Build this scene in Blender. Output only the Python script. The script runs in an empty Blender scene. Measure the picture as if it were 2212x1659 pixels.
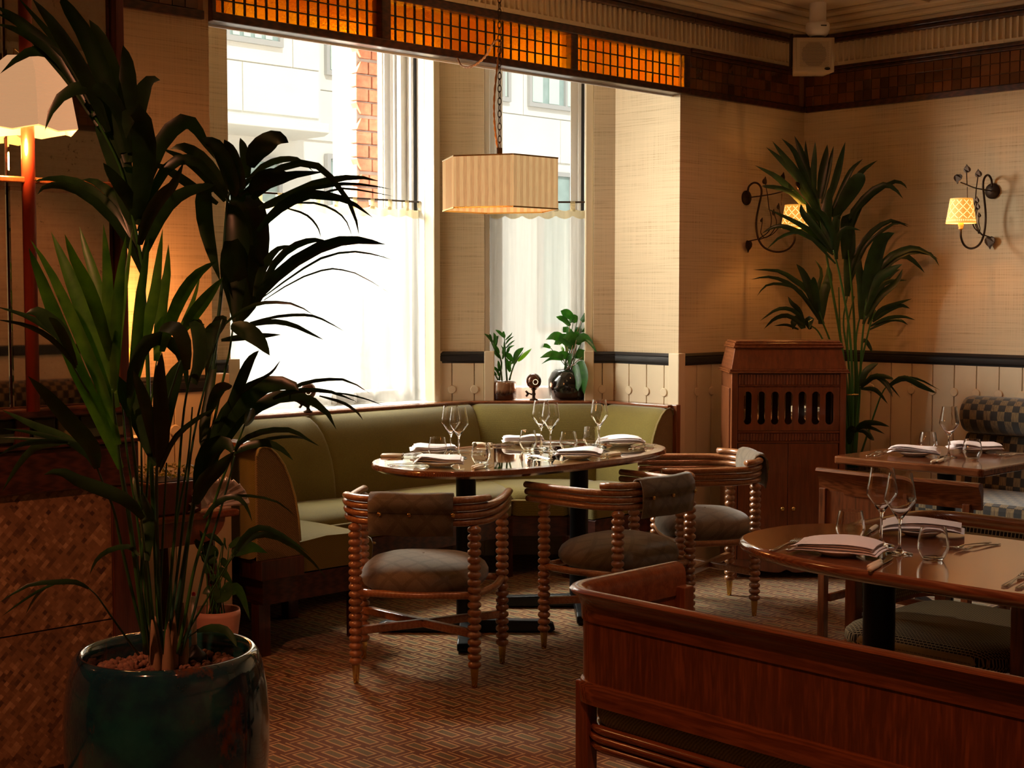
import bpy, math, random
from mathutils import Vector, Matrix
random.seed(7)
S = bpy.context.scene
COL = S.collection
PI = math.pi
R = math.radians

# ---------------------------------------------------------------- camera
cam = bpy.data.objects.new('camera', bpy.data.cameras.new('camera'))
COL.objects.link(cam)
cam.data.lens = 50.0
cam.data.sensor_width = 36.0
cam.location = (0, 0, 1.45)
cam.rotation_euler = (PI / 2 - math.atan(189.5 / 3072), 0, R(45.9) - PI / 2)
cam.data.clip_start = .05
S.camera = cam

# ---------------------------------------------------------------- world, sun, daylight, exposure
S.view_settings.view_transform = 'Standard'
S.view_settings.look = 'None'
S.view_settings.exposure = 0.1
S.view_settings.gamma = 1.0
S.view_settings.use_curve_mapping = False
w = bpy.data.worlds.new('sky')
S.world = w
w.use_nodes = True
bg = w.node_tree.nodes['Background']
bg.inputs[0].default_value = (1.0, .97, .90, 1)
bg.inputs[1].default_value = 1.0


def lamp(name, kind, loc, energy, color, size=.1, aim=None, sizey=None, spot=None, blend=.5):
    L = bpy.data.lights.new(name, kind)
    L.energy = energy
    L.color = color
    if kind == 'AREA':
        L.size = size
        if sizey:
            L.shape = 'RECTANGLE'
            L.size_y = sizey
    elif kind == 'SUN':
        L.angle = size
    else:
        L.shadow_soft_size = size
    if kind == 'SPOT':
        L.spot_size = R(spot or 60)
        L.spot_blend = blend
    o = bpy.data.objects.new(name, L)
    o.location = loc
    if aim is not None:
        o.rotation_euler = (Vector(aim) - Vector(loc)).to_track_quat('-Z', 'Y').to_euler()
    COL.objects.link(o)
    return o


WARM = (1.0, .34, .16)
lamp('sun', 'SUN', (0, 0, 12), 2.1, (1, .96, .88), .02, aim=(4, 10, 3))
DAY = (1, .95, .85)
lamp('daylight_from_the_left', 'AREA', (2.7, 8.4, 3.3), 1050, DAY, 2.4, aim=(5.5, 5.1, 1.2), sizey=2.6)
lamp('daylight_left_window', 'AREA', (4.4, 8.5, 4.7), 1300, DAY, 2.6, aim=(4.35, 4.4, .5), sizey=1.4)
lamp('daylight_right_window', 'AREA', (7.3, 7.9, 4.5), 600, DAY, 1.8, aim=(4.9, 4.9, .8), sizey=1.4)
TABLE = (1, .84, .72)
for x, y, e, tx, ty, ang, col in [(3.35, 1.6, 34, 3.5, 2.05, 44, TABLE), (5.3, 2.6, 26, 5.7, 3.1, 38, TABLE), (4.0, 2.9, 14, 3.9, 3.3, 60, TABLE),
                                 (.2, 2.3, 130, 1.5, 3.7, 62, WARM), (1.2, 1.2, 90, 2.5, 1.6, 60, WARM), (4.0, .6, 40, 4.0, -.5, 70, WARM), (2.2, .6, 30, 2.2, -.5, 70, WARM),
                                 (5.6, 2.2, 12, 7.0, 3.0, 90, WARM), (5.2, 3.6, 18, 6.3, 4.8, 90, WARM), (2.6, 3.2, 12, 2.7, 4.8, 90, WARM)]:
    lamp('ceiling_and_fill_spot', 'SPOT', (x, y, 2.96), e, col, .035, aim=(tx, ty, 0), spot=ang, blend=.6)  # downlights, plus warm fill added for the settee back, mirrored wall and room walls


# ---------------------------------------------------------------- materials
def nodes(name):
    m = bpy.data.materials.new(name)
    m.use_nodes = True
    nt = m.node_tree
    return m, nt, nt.nodes['Principled BSDF']


def L4(c):
    return (c[0], c[1], c[2], 1)


def N(nt, kind, **kw):
    n = nt.nodes.new(kind)
    for k, v in kw.items():
        if k.startswith('i_'):
            n.inputs[k[2:]].default_value = v
        else:
            setattr(n, k, v)
    return n


def tc(nt, scale=(1, 1, 1), rot=(0, 0, 0), coord='Object'):
    t = N(nt, 'ShaderNodeTexCoord')
    m = N(nt, 'ShaderNodeMapping')
    m.inputs['Scale'].default_value = scale
    m.inputs['Rotation'].default_value = rot
    nt.links.new(t.outputs[coord], m.inputs['Vector'])
    return m.outputs['Vector']


def noise(nt, vec, scale, detail=4, rough=.5):
    n = N(nt, 'ShaderNodeTexNoise')
    n.inputs['Scale'].default_value = scale
    n.inputs['Detail'].default_value = detail
    n.inputs['Roughness'].default_value = rough
    nt.links.new(vec, n.inputs['Vector'])
    return n.outputs['Fac']


def ramp(nt, fac, stops):
    r = N(nt, 'ShaderNodeValToRGB')
    el = r.color_ramp.elements
    while len(el) < len(stops):
        el.new(.5)
    for e, (p, c) in zip(el, stops):
        e.position = p
        e.color = L4(c)
    nt.links.new(fac, r.inputs['Fac'])
    return r.outputs['Color']


def mix(nt, fac, a, b, mode='MIX'):
    n = N(nt, 'ShaderNodeMix', data_type='RGBA', blend_type=mode)
    for sock, v in ((n.inputs['Factor'], fac), (n.inputs['A'], a), (n.inputs['B'], b)):
        if isinstance(v, (int, float)):
            sock.default_value = v
        elif isinstance(v, tuple):
            sock.default_value = L4(v)
        else:
            nt.links.new(v, sock)
    # the colour sockets are the ones typed RGBA
    return n.outputs['Result']


def mixc(nt, fac, a, b, mode='MIX'):
    n = N(nt, 'ShaderNodeMixRGB', blend_type=mode)
    for k, v in (('Fac', fac), ('Color1', a), ('Color2', b)):
        if isinstance(v, (int, float)):
            n.inputs[k].default_value = v
        elif isinstance(v, tuple):
            n.inputs[k].default_value = L4(v)
        else:
            nt.links.new(v, n.inputs[k])
    return n.outputs['Color']


def math_(nt, op, a, b=None, c=None):
    n = N(nt, 'ShaderNodeMath', operation=op)
    for i, v in enumerate((a, b, c)):
        if v is None:
            continue
        if isinstance(v, (int, float)):
            n.inputs[i].default_value = v
        else:
            nt.links.new(v, n.inputs[i])
    return n.outputs[0]


def bump(nt, bs, h, strength=.3, dist=.002):
    b = N(nt, 'ShaderNodeBump')
    b.inputs['Strength'].default_value = strength
    b.inputs['Distance'].default_value = dist
    nt.links.new(h, b.inputs['Height'])
    nt.links.new(b.outputs['Normal'], bs.inputs['Normal'])


def plain(name, c, rough=.5, metal=0.0, spec=.5, var=0.0, vs=8.0, bumpy=0.0, bs_=60.0, coat=0.0):
    m, nt, b = nodes(name)
    b.inputs['Roughness'].default_value = rough
    b.inputs['Metallic'].default_value = metal
    b.inputs['Specular IOR Level'].default_value = spec
    b.inputs['Coat Weight'].default_value = coat
    v = tc(nt)
    f = noise(nt, v, vs)
    lo = tuple(x * (1 - var) for x in c)
    hi = tuple(min(1, x * (1 + var)) for x in c)
    nt.links.new(ramp(nt, f, [(.3, lo), (.7, hi)]), b.inputs['Base Color'])
    if bumpy:
        bump(nt, b, noise(nt, v, bs_, 3), bumpy)
    return m


def wood(name, c1, c2, rough=.35, stretch=(1, 1, 12), scale=3.0, coat=.3, spec=.5):
    m, nt, b = nodes(name)
    v = tc(nt, tuple(1.0 / s if s > 1 else 1.0 for s in stretch))
    vs = tc(nt, tuple(12.0 / s for s in stretch))
    f1 = noise(nt, vs, scale, 5, .6)
    wv = N(nt, 'ShaderNodeTexWave')
    wv.inputs['Scale'].default_value = scale * 1.6
    wv.inputs['Distortion'].default_value = 7
    wv.inputs['Detail'].default_value = 3
    nt.links.new(vs, wv.inputs['Vector'])
    f = math_(nt, 'ADD', math_(nt, 'MULTIPLY', f1, .75), math_(nt, 'MULTIPLY', wv.outputs['Fac'], .25))
    nt.links.new(ramp(nt, f, [(.32, c1), (.68, c2)]), b.inputs['Base Color'])
    b.inputs['Roughness'].default_value = rough
    b.inputs['Specular IOR Level'].default_value = spec
    b.inputs['Coat Weight'].default_value = coat
    b.inputs['Coat Roughness'].default_value = .12
    bump(nt, b, f, .08, .001)
    return m


def cloth(name, c1, c2, weave=700.0, rough=.95, sheen=.3, bumps=.5, blotch=4.0):
    m, nt, b = nodes(name)
    v = tc(nt)
    wx = N(nt, 'ShaderNodeTexWave', bands_direction='DIAGONAL')
    wx.inputs['Scale'].default_value = weave / 6.28
    wx.inputs['Distortion'].default_value = 2.5
    wx.inputs['Detail'].default_value = 2
    nt.links.new(v, wx.inputs['Vector'])
    f = noise(nt, v, weave * .6, 2)
    g = noise(nt, v, blotch, 4)
    h = math_(nt, 'ADD', math_(nt, 'MULTIPLY', wx.outputs['Fac'], .4), math_(nt, 'MULTIPLY', f, .6))
    k = math_(nt, 'ADD', math_(nt, 'MULTIPLY', h, .75), math_(nt, 'MULTIPLY', g, .25))
    nt.links.new(ramp(nt, k, [(.3, c1), (.7, c2)]), b.inputs['Base Color'])
    b.inputs['Roughness'].default_value = rough
    b.inputs['Sheen Weight'].default_value = sheen
    b.inputs['Specular IOR Level'].default_value = .15
    bump(nt, b, h, bumps, .001)
    return m


def wallpaper(name, c, dark):
    m, nt, b = nodes(name)
    t = N(nt, 'ShaderNodeTexCoord')
    sx = N(nt, 'ShaderNodeSeparateXYZ')
    nt.links.new(t.outputs['Object'], sx.inputs[0])
    u = math_(nt, 'ADD', math_(nt, 'MULTIPLY', sx.outputs[0], 1.0), math_(nt, 'MULTIPLY', sx.outputs[1], -1.0))

    def streak(ku, kz, sc):
        cb = N(nt, 'ShaderNodeCombineXYZ')
        nt.links.new(math_(nt, 'MULTIPLY', u, ku), cb.inputs[0])
        nt.links.new(math_(nt, 'MULTIPLY', sx.outputs[2], kz), cb.inputs[1])
        return noise(nt, cb.outputs[0], sc, 3, .6)
    hz = streak(3.0, 170.0, 1.0)
    vt = streak(150.0, 2.5, 1.0)
    hz2 = streak(1.2, 70.0, 1.0)
    k = math_(nt, 'ADD', math_(nt, 'MULTIPLY', hz, .45), math_(nt, 'ADD', math_(nt, 'MULTIPLY', vt, .25), math_(nt, 'MULTIPLY', hz2, .3)))
    nt.links.new(ramp(nt, k, [(.36, dark), (.47, c), (.62, tuple(min(1, x * 1.12) for x in c))]), b.inputs['Base Color'])
    b.inputs['Roughness'].default_value = .85
    b.inputs['Specular IOR Level'].default_value = .2
    bump(nt, b, k, .25, .001)
    return m


def carpet():
    m, nt, b = nodes('carpet')
    t = N(nt, 'ShaderNodeTexCoord')
    s = N(nt, 'ShaderNodeSeparateXYZ')
    nt.links.new(t.outputs['Object'], s.inputs[0])
    W, Lh = .080, .130
    u = math_(nt, 'DIVIDE', s.outputs[0], W)
    iu = math_(nt, 'FLOOR', u)
    fu = math_(nt, 'FRACT', u)
    v = math_(nt, 'ADD', math_(nt, 'DIVIDE', s.outputs[1], Lh), math_(nt, 'MULTIPLY', iu, 1 / 3))
    fv = math_(nt, 'FRACT', v)
    du = math_(nt, 'MULTIPLY', math_(nt, 'ABSOLUTE', math_(nt, 'SUBTRACT', fu, .5)), W)
    dv = math_(nt, 'MULTIPLY', math_(nt, 'ABSOLUTE', math_(nt, 'SUBTRACT', fv, .5)), Lh)
    e = math_(nt, 'MAXIMUM', math_(nt, 'SUBTRACT', du, .0125), math_(nt, 'SUBTRACT', dv, .039))
    core = math_(nt, 'LESS_THAN', e, 0)
    ring = math_(nt, 'LESS_THAN', math_(nt, 'ABSOLUTE', math_(nt, 'SUBTRACT', e, .0045)), .0036)
    # the connecting bar that runs across the column gap
    bar = math_(nt, 'MULTIPLY', math_(nt, 'LESS_THAN', math_(nt, 'ABSOLUTE', math_(nt, 'SUBTRACT', fu, .93)), .035),
                math_(nt, 'LESS_THAN', fv, .72))
    bar2 = math_(nt, 'MULTIPLY', math_(nt, 'LESS_THAN', math_(nt, 'ABSOLUTE', math_(nt, 'SUBTRACT', fv, .97)), .022), math_(nt, 'GREATER_THAN', fu, .05))
    fz = noise(nt, t.outputs['Object'], 420, 2)
    big = noise(nt, t.outputs['Object'], 3.0, 3)
    rust = ramp(nt, fz, [(.25, (.085, .028, .008)), (.75, (.17, .062, .018))])
    tan = ramp(nt, fz, [(.25, (.34, .20, .075)), (.75, (.52, .33, .14))])
    grn = ramp(nt, fz, [(.3, (.065, .052, .024)), (.7, (.21, .15, .065))])
    c = mixc(nt, core, rust, grn)
    c = mixc(nt, ring, c, tan)
    lines = math_(nt, 'MULTIPLY', math_(nt, 'MAXIMUM', bar, bar2), math_(nt, 'GREATER_THAN', e, .0085))
    c = mixc(nt, lines, c, tan)
    c = mixc(nt, .25, c, ramp(nt, big, [(.3, (.5, .5, .5)), (.7, (1, 1, 1))]), 'MULTIPLY')
    nt.links.new(c, b.inputs['Base Color'])
    b.inputs['Roughness'].default_value = 1
    b.inputs['Specular IOR Level'].default_value = .05
    b.inputs['Sheen Weight'].default_value = .2
    bump(nt, b, fz, .6, .003)
    return m


def checker_velvet():
    m, nt, b = nodes('checked_velvet')
    t = N(nt, 'ShaderNodeTexCoord')
    s = N(nt, 'ShaderNodeSeparateXYZ')
    nt.links.new(t.outputs['Object'], s.inputs[0])
    a = math_(nt, 'FLOOR', math_(nt, 'DIVIDE', s.outputs[1], .038))
    zz = math_(nt, 'ADD', s.outputs[2], math_(nt, 'MULTIPLY', s.outputs[0], 1.0))
    c = math_(nt, 'FLOOR', math_(nt, 'DIVIDE', zz, .05))
    k = math_(nt, 'MODULO', math_(nt, 'ADD', math_(nt, 'ABSOLUTE', a), math_(nt, 'ABSOLUTE', c)), 2)
    fz = noise(nt, tc(nt, (90, 260, 20)), 1.0, 3)
    dark = ramp(nt, fz, [(.3, (.006, .004, .003)), (.7, (.016, .011, .007))])
    lite = ramp(nt, fz, [(.3, (.06, .032, .012)), (.7, (.22, .15, .06))])
    nt.links.new(mixc(nt, k, dark, lite), b.inputs['Base Color'])
    b.inputs['Roughness'].default_value = .9
    b.inputs['Sheen Weight'].default_value = .4
    return m


def woven_panel():
    m, nt, b = nodes('woven_panel')
    t = N(nt, 'ShaderNodeTexCoord')
    s = N(nt, 'ShaderNodeSeparateXYZ')
    nt.links.new(t.outputs['Object'], s.inputs[0])
    q = .0125
    p1 = math_(nt, 'DIVIDE', math_(nt, 'ADD', s.outputs[0], s.outputs[2]), q * 1.414)
    p2 = math_(nt, 'DIVIDE', math_(nt, 'SUBTRACT', s.outputs[0], s.outputs[2]), q * 1.414)
    i1, i2 = math_(nt, 'FLOOR', p1), math_(nt, 'FLOOR', p2)
    cb = N(nt, 'ShaderNodeCombineXYZ')
    nt.links.new(i1, cb.inputs[0])
    nt.links.new(i2, cb.inputs[1])
    wn = N(nt, 'ShaderNodeTexWhiteNoise', noise_dimensions='2D')
    nt.links.new(cb.outputs[0], wn.inputs['Vector'])
    # cells merge to longer floats along the diagonal
    cb2 = N(nt, 'ShaderNodeCombineXYZ')
    nt.links.new(math_(nt, 'FLOOR', math_(nt, 'MULTIPLY', math_(nt, 'ADD', p1, math_(nt, 'MULTIPLY', i2, 1.7)), .33)), cb2.inputs[0])
    nt.links.new(i2, cb2.inputs[1])
    wn2 = N(nt, 'ShaderNodeTexWhiteNoise', noise_dimensions='2D')
    nt.links.new(cb2.outputs[0], wn2.inputs['Vector'])
    k = math_(nt, 'ADD', math_(nt, 'MULTIPLY', wn.outputs['Value'], .45), math_(nt, 'MULTIPLY', wn2.outputs['Value'], .55))
    nt.links.new(ramp(nt, k, [(.05, (.055, .022, .008)), (.35, (.17, .085, .035)), (.7, (.24, .125, .055)), (.95, (.40, .24, .12))]), b.inputs['Base Color'])
    b.inputs['Roughness'].default_value = .6
    f1 = math_(nt, 'ABSOLUTE', math_(nt, 'SUBTRACT', math_(nt, 'FRACT', p1), .5))
    f2 = math_(nt, 'ABSOLUTE', math_(nt, 'SUBTRACT', math_(nt, 'FRACT', p2), .5))
    bump(nt, b, math_(nt, 'MAXIMUM', f1, f2), -.35, .002)
    return m


def thin_glass(name, tint=(1, 1, 1), gloss=.12, rough=.02):
    m = bpy.data.materials.new(name)
    m.use_nodes = True
    nt = m.node_tree
    nt.nodes.remove(nt.nodes['Principled BSDF'])
    out = nt.nodes['Material Output']
    tr = N(nt, 'ShaderNodeBsdfTransparent')
    tr.inputs['Color'].default_value = L4(tint)
    gl = N(nt, 'ShaderNodeBsdfGlossy')
    gl.inputs['Roughness'].default_value = rough
    fr_ = N(nt, 'ShaderNodeLayerWeight')
    fr_.inputs['Blend'].default_value = gloss
    mx = N(nt, 'ShaderNodeMixShader')
    nt.links.new(fr_.outputs['Facing'], mx.inputs[0])
    nt.links.new(tr.outputs[0], mx.inputs[1])
    nt.links.new(gl.outputs[0], mx.inputs[2])
    nt.links.new(mx.outputs[0], out.inputs['Surface'])
    return m


def sheer(name, c, through, bias=.5):
    """thin cloth: part open weave, part translucent thread"""
    m = bpy.data.materials.new(name)
    m.use_nodes = True
    nt = m.node_tree
    nt.nodes.remove(nt.nodes['Principled BSDF'])
    out = nt.nodes['Material Output']
    v = tc(nt)
    f = noise(nt, tc(nt, (60, 60, 3)), 1.0, 3)
    col = ramp(nt, f, [(.3, tuple(x * .9 for x in c)), (.7, c)])
    tr = N(nt, 'ShaderNodeBsdfTransparent')
    tl = N(nt, 'ShaderNodeBsdfTranslucent')
    df = N(nt, 'ShaderNodeBsdfDiffuse')
    nt.links.new(col, tl.inputs['Color'])
    nt.links.new(col, df.inputs['Color'])
    m1 = N(nt, 'ShaderNodeMixShader')
    m1.inputs[0].default_value = bias
    nt.links.new(tl.outputs[0], m1.inputs[1])
    nt.links.new(df.outputs[0], m1.inputs[2])
    m2 = N(nt, 'ShaderNodeMixShader')
    m2.inputs[0].default_value = 1 - through
    nt.links.new(tr.outputs[0], m2.inputs[1])
    nt.links.new(m1.outputs[0], m2.inputs[2])
    nt.links.new(m2.outputs[0], out.inputs['Surface'])
    return m


def amber_glass():
    m = bpy.data.materials.new('amber_glass')
    m.use_nodes = True
    nt = m.node_tree
    nt.nodes.remove(nt.nodes['Principled BSDF'])
    out = nt.nodes['Material Output']
    v = tc(nt)
    oi = N(nt, 'ShaderNodeObjectInfo')
    col = ramp(nt, oi.outputs['Random'], [(.1, (1.0, .44, .015)), (.9, (1.0, .54, .03))])
    h = noise(nt, v, 95, 3, .6)
    bp = N(nt, 'ShaderNodeBump')
    bp.inputs['Strength'].default_value = .9
    bp.inputs['Distance'].default_value = .004
    nt.links.new(h, bp.inputs['Height'])
    rf = N(nt, 'ShaderNodeBsdfRefraction')
    rf.inputs['IOR'].default_value = 1.12
    rf.inputs['Roughness'].default_value = .02
    nt.links.new(col, rf.inputs['Color'])
    nt.links.new(bp.outputs[0], rf.inputs['Normal'])
    tl = N(nt, 'ShaderNodeBsdfTranslucent')
    tl.inputs['Color'].default_value = (1, .34, .03, 1)
    gl = N(nt, 'ShaderNodeBsdfGlossy')
    gl.inputs['Roughness'].default_value = .1
    nt.links.new(bp.outputs[0], gl.inputs['Normal'])
    a = N(nt, 'ShaderNodeMixShader')
    a.inputs[0].default_value = .10
    nt.links.new(rf.outputs[0], a.inputs[1])
    nt.links.new(tl.outputs[0], a.inputs[2])
    c = N(nt, 'ShaderNodeMixShader')
    c.inputs[0].default_value = .04
    nt.links.new(a.outputs[0], c.inputs[1])
    nt.links.new(gl.outputs[0], c.inputs[2])
    nt.links.new(c.outputs[0], out.inputs['Surface'])
    return m


def lit_shade(name, c, emit, c2=None, pattern=None):
    """lamp shade: glows with the light of the bulb inside it"""
    m, nt, b = nodes(name)
    b.inputs['Base Color'].default_value = L4(c)
    b.inputs['Roughness'].default_value = .9
    b.inputs['Emission Color'].default_value = L4(c2 or c)
    b.inputs['Emission Strength'].default_value = emit
    if pattern:
        pattern(nt, b)
    return m


def leafmat(name, c1, c2, rough=.4, transl=.25):
    m, nt, b = nodes(name)
    v = tc(nt)
    f = noise(nt, v, 25, 3)
    oi = N(nt, 'ShaderNodeObjectInfo')
    base = ramp(nt, f, [(.3, c1), (.7, c2)])
    tint = ramp(nt, oi.outputs['Random'], [(0, (.75, .8, .7)), (1, (1.1, 1.1, 1.0))])
    col = mixc(nt, 1.0, base, tint, 'MULTIPLY')
    nt.links.new(col, b.inputs['Base Color'])
    b.inputs['Roughness'].default_value = rough
    b.inputs['Specular IOR Level'].default_value = .45
    out = nt.nodes['Material Output']
    tl = N(nt, 'ShaderNodeBsdfTranslucent')
    nt.links.new(mixc(nt, 1.0, col, (.9, 1.3, .35), 'MULTIPLY'), tl.inputs['Color'])
    mx = N(nt, 'ShaderNodeMixShader')
    mx.inputs[0].default_value = transl
    nt.links.new(b.outputs[0], mx.inputs[1])
    nt.links.new(tl.outputs[0], mx.inputs[2])
    nt.links.new(mx.outputs[0], out.inputs['Surface'])
    return m


M = {}
M['carpet'] = carpet()
M['paper'] = wallpaper('woven_wallpaper', (.60, .475, .31), (.40, .29, .165))
M['cream'] = plain('cream_paint', (.66, .54, .36), .55, var=.03)
M['plaster'] = plain('ceiling_paint', (.62, .50, .34), .8, var=.03)
M['white_paint'] = plain('white_window_paint', (.82, .82, .80), .4)
M['black_paint'] = plain('black_rail_paint', (.016, .015, .016), .35)
M['dark_wood'] = wood('dark_mahogany', (.022, .006, .004), (.075, .02, .011), .32, (14, 14, 1.2), 4)
M['dark_wood_v'] = wood('dark_mahogany_upright', (.03, .009, .005), (.10, .028, .014), .3, (1, 1, 14), 4)
M['red_wood'] = wood('red_mahogany', (.115, .032, .009), (.25, .072, .021), .34, (1, 1, 10), 4)
M['red_wood_h'] = wood('red_mahogany_flat', (.115, .032, .009), (.25, .072, .021), .25, (1, 12, 1), 4)
M['red_pole'] = plain('red_lacquer', (.30, .035, .012), .3, var=.2, coat=.5)
M['oak'] = wood('varnished_oak', (.27, .105, .040), (.40, .175, .072), .28, (1, 1, 6), 6, coat=.5)
M['oak_h'] = wood('varnished_oak_bar', (.27, .105, .040), (.40, .175, .072), .28, (6, 1, 1), 6, coat=.5)
M['teak'] = wood('table_veneer', (.14, .042, .015), (.27, .088, .032), .12, (1, 10, 1), 3, coat=.8)
M['olive'] = cloth('olive_upholstery', (.095, .070, .010), (.20, .155, .030), 500)
M['olive_side'] = cloth('olive_tweed', (.11, .07, .025), (.24, .165, .06), 420)
M['grey_cloth'] = cloth('grey_brown_cloth', (.10, .075, .050), (.20, .155, .105), 900, bumps=.35, blotch=22)
M['green_cloth'] = cloth('green_tweed', (.10, .11, .035), (.30, .30, .13), 380)
M['check'] = checker_velvet()
M['woven'] = woven_panel()
M['black_metal'] = plain('black_steel', (.008, .009, .010), .35, .6)
M['iron'] = plain('bronze_iron', (.045, .026, .016), .45, .8, var=.2)
M['brass'] = plain('brass', (.62, .40, .13), .22, 1.0)
M['steel'] = plain('cutlery_steel', (.72, .70, .66), .15, 1.0)
M['ivory'] = plain('ivory_handle', (.74, .60, .42), .4)
M['napkin'] = plain('white_linen', (.84, .76, .74), .9, var=.03, bumpy=.15, bs_=400)
M['china'] = plain('white_china', (.82, .74, .62), .2, coat=.4)
gm, gnt, gb = nodes('clear_glass')
gb.inputs['Base Color'].default_value = (.97, .97, .97, 1)
gb.inputs['Roughness'].default_value = .0
gb.inputs['IOR'].default_value = 1.46
gb.inputs['Transmission Weight'].default_value = 1
M['glass'] = gm
M['pane'] = thin_glass('window_pane', (.97, .98, .97), .06, .01)
M['amber'] = amber_glass()
M['came'] = plain('lead_came', (.012, .009, .007), .5)
M['sheer'] = sheer('cafe_curtain_voile', (.50, .48, .44), .40, .3)
M['tab'] = sheer('curtain_tab', (.60, .50, .30), .1, .5)
M['facade'] = plain('pale_stone', (.80, .79, .74), .9, var=.03, vs=2)
M['facade_glass'] = plain('office_glass', (.35, .46, .44), .2, var=.1)
M['blind'] = plain('office_blind', (.62, .74, .69), .7)
M['alu'] = plain('grey_aluminium', (.45, .45, .44), .5)
M['brick'] = plain('red_brick', (.50, .19, .11), .9, var=.25, vs=30, bumpy=.4, bs_=90)
M['mortar'] = plain('grey_mortar', (.45, .40, .36), .95, bumpy=.3)
M['pot_blue'] = None
M['tile'] = None


# pot glaze: deep blue-green with rusty run marks
def glaze():
    m, nt, b = nodes('blue_green_glaze')
    v = tc(nt)
    f = noise(nt, v, 4.0, 6, .65)
    g = noise(nt, tc(nt, (1, 1, .45)), 7.0, 6, .7)
    c = ramp(nt, f, [(.30, (.004, .012, .022)), (.48, (.006, .035, .055)), (.60, (.010, .075, .07)), (.78, (.02, .12, .10))])
    rust = ramp(nt, g, [(.58, (0, 0, 0)), (.66, (1, 1, 1))])
    nt.links.new(mixc(nt, rust, c, (.10, .032, .010)), b.inputs['Base Color'])
    b.inputs['Roughness'].default_value = .09
    b.inputs['Coat Weight'].default_value = .8
    b.inputs['Coat Roughness'].default_value = .04
    bump(nt, b, f, .12, .004)
    return m


def tilemat(name, c1, c2, rough=.15):
    m, nt, b = nodes(name)
    oi = N(nt, 'ShaderNodeObjectInfo')
    v = tc(nt)
    f = math_(nt, 'ADD', math_(nt, 'MULTIPLY', oi.outputs['Random'], .7), math_(nt, 'MULTIPLY', noise(nt, v, 40, 3), .3))
    nt.links.new(ramp(nt, f, [(.1, c1), (.9, c2)]), b.inputs['Base Color'])
    b.inputs['Roughness'].default_value = rough
    b.inputs['Coat Weight'].default_value = .5
    bump(nt, b, noise(nt, v, 55, 2), .12, .003)
    return m


M['pot_blue'] = glaze()
M['tile'] = tilemat('brown_tile', (.055, .018, .006), (.17, .055, .016))
M['green_tile'] = tilemat('green_tile', (.02, .05, .035), (.22, .20, .07))
M['grout'] = plain('brown_grout', (.20, .085, .035), .8)
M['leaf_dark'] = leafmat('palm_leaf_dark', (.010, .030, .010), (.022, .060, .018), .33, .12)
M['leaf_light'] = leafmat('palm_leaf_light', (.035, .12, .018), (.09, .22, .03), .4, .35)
M['leaf_green'] = leafmat('house_plant_leaf', (.020, .085, .018), (.05, .17, .03), .32, .3)
M['leaf_lime'] = leafmat('young_leaf', (.14, .32, .02), (.24, .44, .04), .4, .4)
M['leaf_floor'] = leafmat('trailing_leaf', (.02, .06, .02), (.05, .11, .03), .3, .2)
M['stem_green'] = plain('green_stem', (.035, .13, .025), .35, var=.35, vs=5)
M['stem_teal'] = plain('bluish_stem', (.03, .10, .06), .35, var=.3, vs=5)
M['husk'] = plain('dry_leaf_sheath', (.28, .18, .10), .9, var=.3)
M['clay'] = plain('clay_balls', (.18, .085, .055), .9, var=.35, vs=40)
M['soil'] = plain('dark_soil', (.02, .014, .010), 1)
M['pot_black'] = plain('black_glaze', (.012, .012, .010), .12, coat=.6, bumpy=.5, bs_=14)
M['pot_drip'] = None
M['terracotta'] = plain('pink_pot', (.55, .28, .20), .5)
M['planter_red'] = plain('red_brown_planter', (.12, .028, .014), .35)
M['shell'] = plain('white_scallop', (.80, .76, .70), .4)
M['plastic_white'] = plain('white_plastic', (.78, .72, .66), .4)
M['plastic_clear'] = thin_glass('clear_tube', (.85, .85, .9), .4)
M['red_tip'] = plain('red_cap', (.7, .02, .02), .4)
M['beige_metal'] = plain('speaker_enamel', (.55, .43, .28), .5)
M['smoke'] = plain('smoked_dome', (.006, .006, .006), .05, coat=.8)
M['mirror'] = None
M['mirror_gold'] = plain('mirror_table_glass', (.80, .70, .48), .03, 1.0)


def drip():
    m, nt, b = nodes('brown_drip_glaze')
    s = N(nt, 'ShaderNodeSeparateXYZ')
    t = N(nt, 'ShaderNodeTexCoord')
    nt.links.new(t.outputs['Object'], s.inputs[0])
    f = noise(nt, tc(nt, (60, 60, 6)), 1.0, 3)
    k = math_(nt, 'ADD', math_(nt, 'MULTIPLY', s.outputs[2], 12), math_(nt, 'MULTIPLY', f, .6))
    nt.links.new(ramp(nt, k, [(.75, (.035, .010, .006)), (1.0, (.24, .12, .06))]), b.inputs['Base Color'])
    b.inputs['Roughness'].default_value = .15
    b.inputs['Coat Weight'].default_value = .6
    return m


def old_mirror():
    m, nt, b = nodes('antique_mirror')
    f = noise(nt, tc(nt), 55, 5, .75)
    g = noise(nt, tc(nt), 9, 4, .6)
    k = math_(nt, 'ADD', math_(nt, 'MULTIPLY', f, .7), math_(nt, 'MULTIPLY', g, .3))
    nt.links.new(ramp(nt, k, [(.32, (.05, .035, .02)), (.40, (.62, .52, .38)), (.8, (.74, .64, .48))]), b.inputs['Base Color'])
    b.inputs['Metallic'].default_value = 1
    b.inputs['Roughness'].default_value = .02
    return m


M['pot_drip'] = drip()
M['mirror'] = old_mirror()


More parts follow.
